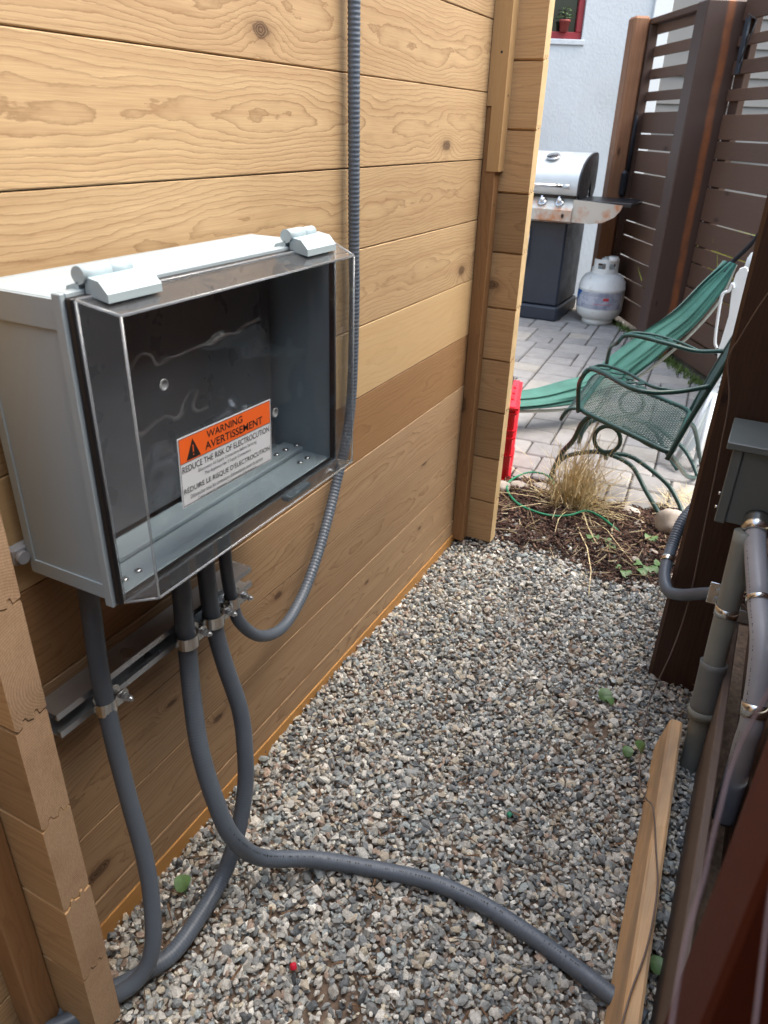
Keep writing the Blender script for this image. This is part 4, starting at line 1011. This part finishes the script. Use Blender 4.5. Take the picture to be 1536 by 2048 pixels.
HR = [(0.5404,3.7743,0.5296),(0.4716,3.7051,0.4014),(0.3893,3.6223,0.2955),(0.2897,3.5222,0.195),(0.1519,3.3835,0.0935),(0.0235,3.2544,0.0623),(-0.1468,3.0831,0.0731),(-.36,2.87,.085)]
build(MB().tube(smooth_path([HB[0]]+HR,8),.007,8), 'edge_cord', M_cream, hm)
kx = Vector((.557,3.79,.700))
q = MB().tube(smooth_path([kx-Vector((.03,.03,.05)),kx,(.62,3.70,.80),(.665,3.62,.92)],6),[.016]*6+[.010]*6+[.008]*7,8); q.tube([(.665,3.62,.92),(.70,3.60,.93),(.78,3.6,1.02)],.005,6); build(q, 'rope', M_rope, hm)

# ---- green metal chair
ch = empty('patio_chair', (.4,2.5,0), 'green wrought iron mesh armchair with spring base on the pavers', 'chair')
r_ = .0085
sf = [Vector((.249,2.43,.36)),Vector((.235,2.88,.36)),Vector((.585,2.70,.335)),Vector((.584,2.25,.335))]
def rounded(pts, rad, per=5):
    out = []; n_ = len(pts)
    for i in range(n_):
        p = Vector(pts[i]); a = (Vector(pts[i-1])-p).normalized()*rad; b_ = (Vector(pts[(i+1)%n_])-p).normalized()*rad
        for k in range(per+1):
            t_ = k/per; out.append((p+a)*(1-t_)**2+p*2*t_*(1-t_)+(p+b_)*t_*t_)
    return out
build(MB().tube(rounded(sf,.045),r_,8,closed=True), 'seat_frame', M_green, ch)
def seatpt(s_, t_):     # s: front(0) to back(1), t: near(0) to far(1)
    a = sf[0].lerp(sf[1], t_); b_ = sf[3].lerp(sf[2], t_); return a.lerp(b_, s_) - Vector((0,0,.004+.012*math.sin(math.pi*s_)*math.sin(math.pi*t_)))
def meshnet(fn, ns, nt_, name, rr=.0016, parent=ch):
    """expanded metal: crossing diagonal strands"""
    q = MB()
    tot = ns+nt_
    for sg in (1,-1):
        for c_ in range(-nt_, ns+1) if sg > 0 else range(0, tot+1):
            pts_ = []
            for j in range(0, nt_+1):
                i = c_+j if sg > 0 else c_-j
                if 0 <= i <= ns: pts_.append(fn(i/ns, j/nt_))
            if len(pts_) > 1: q.tube(pts_, rr, 4, caps=False, smooth=False)
    return build(q, name, M_green, parent, kind='stuff')
meshnet(seatpt, 20, 24, 'seat_mesh', .0019)
def apron(s_, t_):
    p = sf[0].lerp(sf[1], t_); a = s_*1.35; return p+Vector((-.055*math.sin(a),-.0,-.075*(1-math.cos(a))))+Vector((0,0,.012*math.sin(a)))
meshnet(apron, 5, 24, 'seat_apron')
build(MB().tube([apron(1,j/10) for j in range(11)],.006,8).tube([apron(k/6,0) for k in range(7)],.006,8).tube([apron(k/6,1) for k in range(7)],.006,8), 'apron_rim', M_green, ch)
# back: two stiles and a mesh panel leaning back, away to +x
bt = [Vector((.575,2.245,.318)),Vector((.612,2.25,.45)),Vector((.650,2.255,.57)),Vector((.70,2.27,.72)),Vector((.74,2.285,.83))]
bt2 = [Vector((.580,2.705,.318)),Vector((.615,2.70,.45)),Vector((.650,2.695,.57)),Vector((.70,2.69,.72)),Vector((.74,2.68,.83))]
build(MB().tube(smooth_path(bt+[Vector((.752,2.33,.862)),Vector((.755,2.48,.88)),Vector((.752,2.63,.862))]+bt2[::-1],6),r_*.95,8), 'back_frame', M_green, ch)
A1, A2 = smooth_path(bt,6), smooth_path(bt2,6)
def backpt(s_, t_):
    f = .14+.86*s_; f = f*(len(A1)-1); i = min(int(f),len(A1)-2); k = f-i
    return Vector((A1[i]*(1-k)+A1[i+1]*k)*(1-t_)+(A2[i]*(1-k)+A2[i+1]*k)*t_)
meshnet(backpt, 34, 30, 'back_mesh')
# arms with leaf fretwork
def arm(front, low, mid, end, out, name='arm'):
    q = MB(); 
    q.tube(smooth_path([low, low+(front-low)*.5+Vector((-.012,0,.01)), front+Vector((-.006,0,-.03)), front+Vector((.012,0,-.004)), front.lerp(mid,.35)+Vector((0,0,.006)), mid, mid.lerp(end,.5)+Vector((0,0,-.012)), end],7),.0075,8)
    build(q, name, M_green, ch)
    q = MB(); q.tube(smooth_path([front+Vector((.0,0,-.02)), front+out*.5+Vector((.02,0,.004)), front.lerp(mid,.5)+out+Vector((0,0,.006)), mid+out*.9, mid.lerp(end,.4)+out*.3+Vector((0,0,-.008)), mid.lerp(end,.6)+Vector((0,0,-.014))],7),.005,8); build(q, 'arm_rail', M_green, ch)
    q = MB()
    for k in range(9):
        c_ = front.lerp(mid, .12+.11*k)+out*(.3+.38*(k%2))+Vector((0,0,.003)); a = k*1.1
        d_ = Vector((math.cos(a),math.sin(a),0)); e_ = Vector((-math.sin(a),math.cos(a),0))
        tp = [c_-d_*.022, c_-d_*.008+e_*.011, c_+d_*.010+e_*.009, c_+d_*.022, c_+d_*.010-e_*.009, c_-d_*.008-e_*.011]
        q.add([p+Vector((0,0,.0015)) for p in tp]+[p-Vector((0,0,.0015)) for p in tp],[(0,5,4,3,2,1),(6,7,8,9,10,11)]+[(i,(i+1)%6,6+(i+1)%6,6+i) for i in range(6)])
    build(q, 'leaf_fretwork', M_green, ch)
arm(Vector((.272,2.330,.535)),Vector((.249,2.43,.352)),Vector((.45,2.00+.02,.572)).lerp(Vector((.46,2.17,.54)),.9),Vector((.645,2.255,.56)),Vector((.03,.07,0)))
arm(Vector((.298,2.72,.56)),Vector((.242,2.86,.40)),Vector((.47,2.68,.56)),Vector((.648,2.695,.56)),Vector((.02,.06,0)))
for dy in (0,.44):
    A_ = [(0.1555,2.5904,0.0),(0.1679,2.585,0.06),(0.2046,2.59,0.11),(0.2963,2.61,0.14),(0.371,2.605,0.14),(0.4401,2.61,0.11),(0.508,2.56,0.05),(0.5723,2.4948,0.006)]
    A_ = [(x,y+dy,z+.008) for x,y,z in A_]
    build(MB().tube(smooth_path(A_,8),.0085,8), 'leg', M_green, ch)
    A_ = [(0.345,2.60,0.150),(.40,2.625,.148),(0.4562,2.63,0.132),(0.563,2.60,0.085),(0.6175,2.5608,0.043),(0.6515,2.5196,0.006)]
    A_ = [(x,y+dy*.9,z+.006) for x,y,z in A_]; build(MB().tube(smooth_path(A_,8),.0085,8), 'leg', M_green, ch)
    A_ = [(.30,2.46,.345),(.262,2.47,.30),(.235,2.50,.22),(.19,2.55,.14),(.16,2.585,.05),(.155,2.59,.008)]
    A_ = [(x,y+dy,z) for x,y,z in A_]; build(MB().tube(smooth_path(A_,8),.0095,8), 'leg', M_green, ch)
    A_ = [(.56,2.30,.33),(.585,2.38,.27),(.60,2.55,.18),(.62,2.75,.07),(.645,2.90,.008)] if dy == 0 else [(.57,2.60,.33),(.60,2.74,.27),(.62,2.86,.18),(.64,2.98,.07),(.65,3.06,.008)]
    build(MB().tube(smooth_path(A_,8),.008,8), 'leg', M_green, ch)
    cx_, cy_, cz_ = (.356,2.462+dy,.262); pts_ = [(cx_+.044*math.cos(a),cy_,cz_+.047*math.sin(a)) for a in np.linspace(0,2*math.pi,24,endpoint=False)]
    build(MB().tube(pts_,.0075,8,closed=True).tube([(cx_,cy_,cz_-.047),(cx_,cy_+.05,cz_-.09),(.345,2.58+dy,.155)],.0075,8).tube([(cx_,cy_,cz_+.047),(cx_+.01,cy_,.34)],.0075,8), 'spring_ring', M_green, ch)
q = MB().tube([(.40,2.44,.322),(.50,2.37,.312),(.52,2.36,.31)],.012,8); build(q, 'seat_brace', M_green, ch)
# ---- white folded lawn chair
WC = [(0.6073,0.7475),(0.6162,0.7679),(0.630,.775),(0.6385,0.7737),(.650,.755),(0.6521,0.7309),(0.6419,0.4689),(0.6418,0.2677),(0.6232,0.0929),(.600,.045),(0.5612,0.0137),(0.5429,0.0),(.556,.06),(0.5886,0.1729),(0.6221,0.3602),(.618,.42),(0.6088,0.4638),(0.6126,0.4979),(0.6174,0.599),(0.6046,0.7149)]
wc = empty('folded_lawn_chair', (.6,3.1,0), 'white folded plastic lawn chair standing behind the dark post', 'chair')
build(MB().prism(WC, 3.085, 3.11, 'y'), 'side_panel', M_wplast, wc)
q = MB()
for k in range(22):
    z_ = .30+k*.0205; q.box(.640,.72,3.111,3.55,z_,z_+.012,.002)
build(q, 'back_slats', M_wplast, wc)
build(MB().prism([(x+.01,z) for x,z in WC], 3.552, 3.575, 'y'), 'side_panel', M_wplast, wc)
build(MB().tube(smooth_path([(.612,3.08,.70),(.604,3.08,.715),(0.598,3.08,0.690),(.583,3.08,.680),(0.578,3.08,0.66),(.583,3.08,.58),(0.592,3.08,0.50),(.604,3.08,.475)],6),.0055,8), 'side_bar', M_wplast, wc)
build(MB().tube([(.628,3.08,.30),(.60,3.06,.16),(.555,3.03,.012)],.010,8), 'leg', M_wplast, wc)
build(MB().tube([(.640,3.08,.30),(.635,3.02,.14),(.628,2.98,.008)],.010,8), 'leg', M_wplast, wc)
# ---- red crate
cr = empty('crate', (.013,2.5,.0), 'tall red plastic crate behind the corner of the cedar shed', 'crate')
Mc = Matrix.Translation((.010,2.505,0)) @ Matrix.Rotation(math.radians(15),4,'Z')
cw, cdp, chh = .34, .33, .295
q = MB(); tt = .004
q.box(-cw,0,0,tt,.0,chh); q.box(-cw,0,cdp-tt,cdp,0,chh); q.box(-cw,-cw+tt,tt,cdp-tt,0,chh); q.box(-tt,0,tt,cdp-tt,0,chh); q.box(-cw+tt,-tt,tt,cdp-tt,.0,.006)
build(q.xf(Mc), 'crate_walls', M_crate, cr)
q = MB()
for z_ in (.004,.105,.175,.205,chh-.022,chh-.006): q.box(-cw-.003,.006,-.010,-.0003,z_,z_+.005); q.box(.0003,.010,0,cdp,z_,z_+.005)
for k in range(9): q.box(-cw+.012+k*.04,-cw+.016+k*.04,-.009,-.0003,.009,chh-.023)
q.box(-cw-.008,.010,-.014,-.0105,chh-.004,chh+.004)
build(q.xf(Mc), 'ribs', M_crate, cr)
q = MB().box(-.052,-.002,.0,cdp,chh+.0005,chh+.004).box(-.10,-.052,cdp-.02,cdp,chh+.0005,chh+.004); build(q.xf(Mc), 'rim', plain('bright_red_plastic',(.72,.03,.05),.3), cr)
q = MB()
for k in range(3): q.box(-.022,-.012,.08+k*.07,.11+k*.07,chh+.0042,chh+.008)
build(q.xf(Mc), 'rim_clips', M_crate, cr)
bt_ = empty('spray_bottle', (-.09,2.55,.0), 'black and white bottle standing in the red crate', 'bottle')
q = MB().lathe([(.032,.01),(.032,.26),(.028,.285),(.012,.30),(.012,.325)],(-.075,2.63,0),20); build(q, 'bottle_body', M_white, bt_)
q = MB().box(-.018,.018,-.06,.07,.325,.352,.006).xf(Matrix.Translation((-.070,2.64,0)) @ Matrix.Rotation(.25,4,'Z')); build(q, 'bottle_cap', M_black, bt_)

# ---- rocks
def rock(c, sx, sy, sz, label, seed, name='rock', mat=None):
    import bmesh
    bm = bmesh.new(); bmesh.ops.create_icosphere(bm, subdivisions=3, radius=1.0); rr = random.Random(seed); ph = [rr.uniform(0,6) for _ in range(6)]
    for v in bm.verts:
        p = v.co; d = 1+.09*math.sin(p.x*2.7+ph[0])+.07*math.sin(p.y*3.3+ph[1])+.05*math.sin(p.z*5+p.x*4+ph[2])+.025*math.sin(p.x*9+p.y*11+ph[3])
        v.co = Vector((p.x*sx*d, p.y*sy*d, p.z*sz*d))
    me = bpy.data.meshes.new(name); bm.to_mesh(me); bm.free(); me.materials.append(mat or M_rock); me.polygons.foreach_set('use_smooth',[True]*len(me.polygons))
    o = bpy.data.objects.new(name, me); o.location = c; o.rotation_euler = (0,0,rr.uniform(0,3)); COL.objects.link(o); return setp(o, label, 'rock')
rock((.622,2.36,.052),.046,.044,.052,'round pale boulder against the foot of the dark post',1)
rock((.545,2.36,.005),.055,.042,.022,'flat pale rock left of the round boulder',2)
rock((.59,2.29,.008),.018,.02,.018,'small tan stone in front of the round boulder',3)
rock((.075,2.455,.010),.050,.035,.020,'flat whitish rock under the green cord loop',4)
rock((.155,2.50,.006),.055,.035,.018,'broad whitish rock at the left foot of the straw clump',5)
rock((.025,2.40,.02),.030,.030,.028,'pale rock against the shed corner',6)
rock((.556,2.13,.012),.017,.015,.012,'small white pebble among the green leaves at the bed edge',8)
rock((.47,2.47,.006),.045,.035,.018,'pale rock at the patio edge left of the flat rock',9)
rock((.40,2.50,.004),.038,.03,.016,'grey rock behind the dry grass at the patio edge',10,mat=plain('grey_rock',(.33,.32,.31),.85,var=.2,vs=20,bump=.8,bs=40))
rock((.60,2.21,.010),.016,.018,.014,'small tan pebble on the bark next to the dark post',11)
# leaf litter and twigs lying on the gravel
q = MB()
for i in range(260):
    x_ = rng.uniform(.03,.80); y_ = rng.uniform(.35,2.1); L_ = rng.uniform(.006,.03) if i % 3 else rng.uniform(.03,.06); a = rng.uniform(0,6.28); z_ = .010+rng.uniform(-.003,.003)
    d_ = Vector((math.cos(a),math.sin(a),rng.uniform(-.1,.1)))*L_; e_ = Vector((-math.sin(a),math.cos(a),0))*rng.uniform(.0005,.0016)*(1 if i%3==0 else 1.8); c_ = Vector((x_,y_,z_))
    q.add([c_-d_/2-e_,c_+d_/2-e_*.4,c_+d_/2+e_*.4,c_-d_/2+e_,c_+Vector((0,0,.002))],[(0,1,4),(1,2,4),(2,3,4),(3,0,4)])
build(q, 'leaf_litter', plain('brown_litter',(.17,.10,.055),.85,var=.5,vs=40), kind='stuff', label='tiny brown twigs and leaf crumbs scattered on the gravel', cat='litter')
# ---- dead grass clump
rg = random.Random(3); q = MB()
base = Vector((.285,2.40,.01))
for i in range(760):
    a = rg.uniform(0,6.28); rb = abs(rg.gauss(0,.038)); b0 = base+Vector((rb*math.cos(a),rb*math.sin(a),0))
    L_ = rg.uniform(.07,.24) if rg.random() < .85 else rg.uniform(.2,.36)
    lean = Vector((math.cos(a)*rg.uniform(.0,.45)+.12, math.sin(a)*rg.uniform(.0,.35)+.02, 1)).normalized()
    if i < 140: lean = Vector((math.cos(a),math.sin(a),rg.uniform(.1,.7))).normalized(); L_ *= .75
    droop = rg.uniform(.0,1.1)*(1 if i > 140 else 1.6); pts_ = []
    wv = Vector((rg.gauss(0,.02),rg.gauss(0,.02),0))
    for k in range(6):
        s_ = k/5; p = b0+lean*L_*s_+Vector((lean.x,lean.y,-.5))*droop*L_*s_*s_*.6+wv*(math.sin(s_*3)+1.5*math.sin(s_*7+i)*.5); p.z = max(p.z,.012); pts_.append(p)
    side = Vector((-lean.y,lean.x,0)); side = side.normalized() if side.length > .01 else Vector((1,0,0)); w_ = rg.uniform(.0013,.0032)
    vs = []
    for k, p in enumerate(pts_): ww = w_*(1-.75*k/5); vs += [p-side*ww,p+side*ww]
    q.add(vs,[(2*k,2*k+1,2*k+3,2*k+2) for k in range(5)])
M_straw = plain('straw',(.66,.53,.30),.7,var=.4,vs=60)
build(q, 'dead_grass_clump', M_straw, label='upright clump of dry straw coloured grass in the bark bed', cat='dry grass')
q = MB()
for i in range(120):
    bx_, by_ = rg.uniform(.56,.68), rg.uniform(2.55,2.75); a = rg.uniform(0,6.28); L_ = rg.uniform(.03,.10); p = Vector((bx_,by_,.004)); t_ = p+Vector((L_*math.cos(a),L_*math.sin(a)*.7,rg.uniform(.004,.05))); s_ = Vector((-math.sin(a),math.cos(a),0))*.0014
    q.add([p-s_,p+s_,t_],[(0,1,2)])
build(q, 'dead_grass_tuft', M_straw, label='low tuft of dry grass between the pavers by the dark post', cat='dry grass')
# ---- green cord loop
HO = [(.50,2.265,.012),(0.4499,2.2889,0.03),(0.4038,2.3233,0.035),(0.3502,2.3256,0.045),(0.309,2.2762,0.04),(0.2541,2.2483,0.035),(0.1905,2.2491,0.035),(0.1244,2.2757,0.035),(0.0639,2.3455,0.035),(0.0404,2.4089,0.035),(0.043,2.4707,0.035),(0.075,2.5364,0.04),(0.1213,2.5588,0.04),(0.1628,2.5368,0.04),(0.2022,2.485,0.03),(.25,2.43,.015)]
build(MB().tube(smooth_path(HO,8),.0038,8), 'green_cord', M_hose, label='thin bright green cord looped round the dry grass clump', cat='cord')
# ---- leaves and weeds
def leafmesh(q, c, r_, rz, tilt, jag=0.0):
    R = Matrix.Translation(c) @ Matrix.Rotation(rz,4,'Z') @ Matrix.Rotation(tilt,4,'X'); n_ = 14; vs = [R @ Vector((0,0,.0015))]
    for k in range(n_):
        a = 2*math.pi*k/n_; rr = r_*(1-.13*math.cos(a*2)+jag*(k%2)); vs.append(R @ Vector((rr*math.cos(a),rr*.85*math.sin(a),.003*math.cos(2*a)*r_/.01)))
    q.add(vs,[(0,1+k,1+(k+1)%n_) for k in range(n_)],True)
def weed(pts_, label, name='weed'):
    q = MB(); c0 = Vector(pts_[0][0])
    e = empty(name, (c0.x,c0.y,0), label, 'weed')
    for (c, r_, rz, ti, jg) in pts_:
        q = MB(); leafmesh(q, Vector(c), r_, rz, ti, jg); build(q, 'leaf', M_leaf, e)
    q = MB().tube([(c0.x+.012,c0.y-.008,-.004),(c0.x+.005,c0.y,c0.z*.6),(c0.x,c0.y,c0.z)],.0011,5); build(q, 'stem', M_leaf, e)
weed([((.062,.600,.016),.0165,.3,.2,0),], 'round green leaf on the gravel between the near conduits')
weed([((.408,2.18,.030),.024,.4,.1,.03)], 'single lobed green leaf on the bark left of centre')
weed([((.455,2.185,.026),.020,1.4,.2,.05),((.475,2.155,.024),.016,.2,.1,.05)], 'pair of pale green leaves beside the dead straw')
weed([((.578,2.268,.034),.024,.1,.1,.03)], 'round green leaf below the flat pale rock')
weed([((.608,2.085,.022),.026,.5,.2,.06),((.57,2.10,.022),.018,2,.1,.05),((.588,2.055,.024),.017,1,.2,.05),((.628,2.12,.03),.018,2.6,.2,.05)], 'cluster of green leaves at the gravel edge beside the white pebble')
weed([((.545,2.035,.016),.019,.5,.15,.08),((.522,2.06,.015),.012,2,.1,.05)], 'two green leaves lying where gravel meets bark')
weed([((.610,1.452,.018),.017,.2,.5,.15),((.624,1.44,.016),.012,1.2,.4,.1)], 'small dark green leaf alone in the middle of the gravel')
weed([((.693,1.291,.020),.013,.2,.5,.0),((.716,1.305,.030),.017,1.4,.9,.0)], 'green leaf sprig on the gravel beside the end of the timber')
weed([((.826,.846,.02),.015,.2,.3,0)], 'green leaf behind the timber close to the fence foot')
# bits of litter
rock((.311,.572,.010),.007,.005,.006,'tiny bright red scrap on the gravel',21,'plastic_scrap',plain('red_scrap',(.6,.01,.04),.5))
rock((.52,1.02,.008),.006,.006,.004,'tiny green scrap on the gravel behind the long conduit',22,'plastic_scrap',plain('teal_scrap',(.02,.2,.12),.5))
print('objects', len(bpy.data.objects))
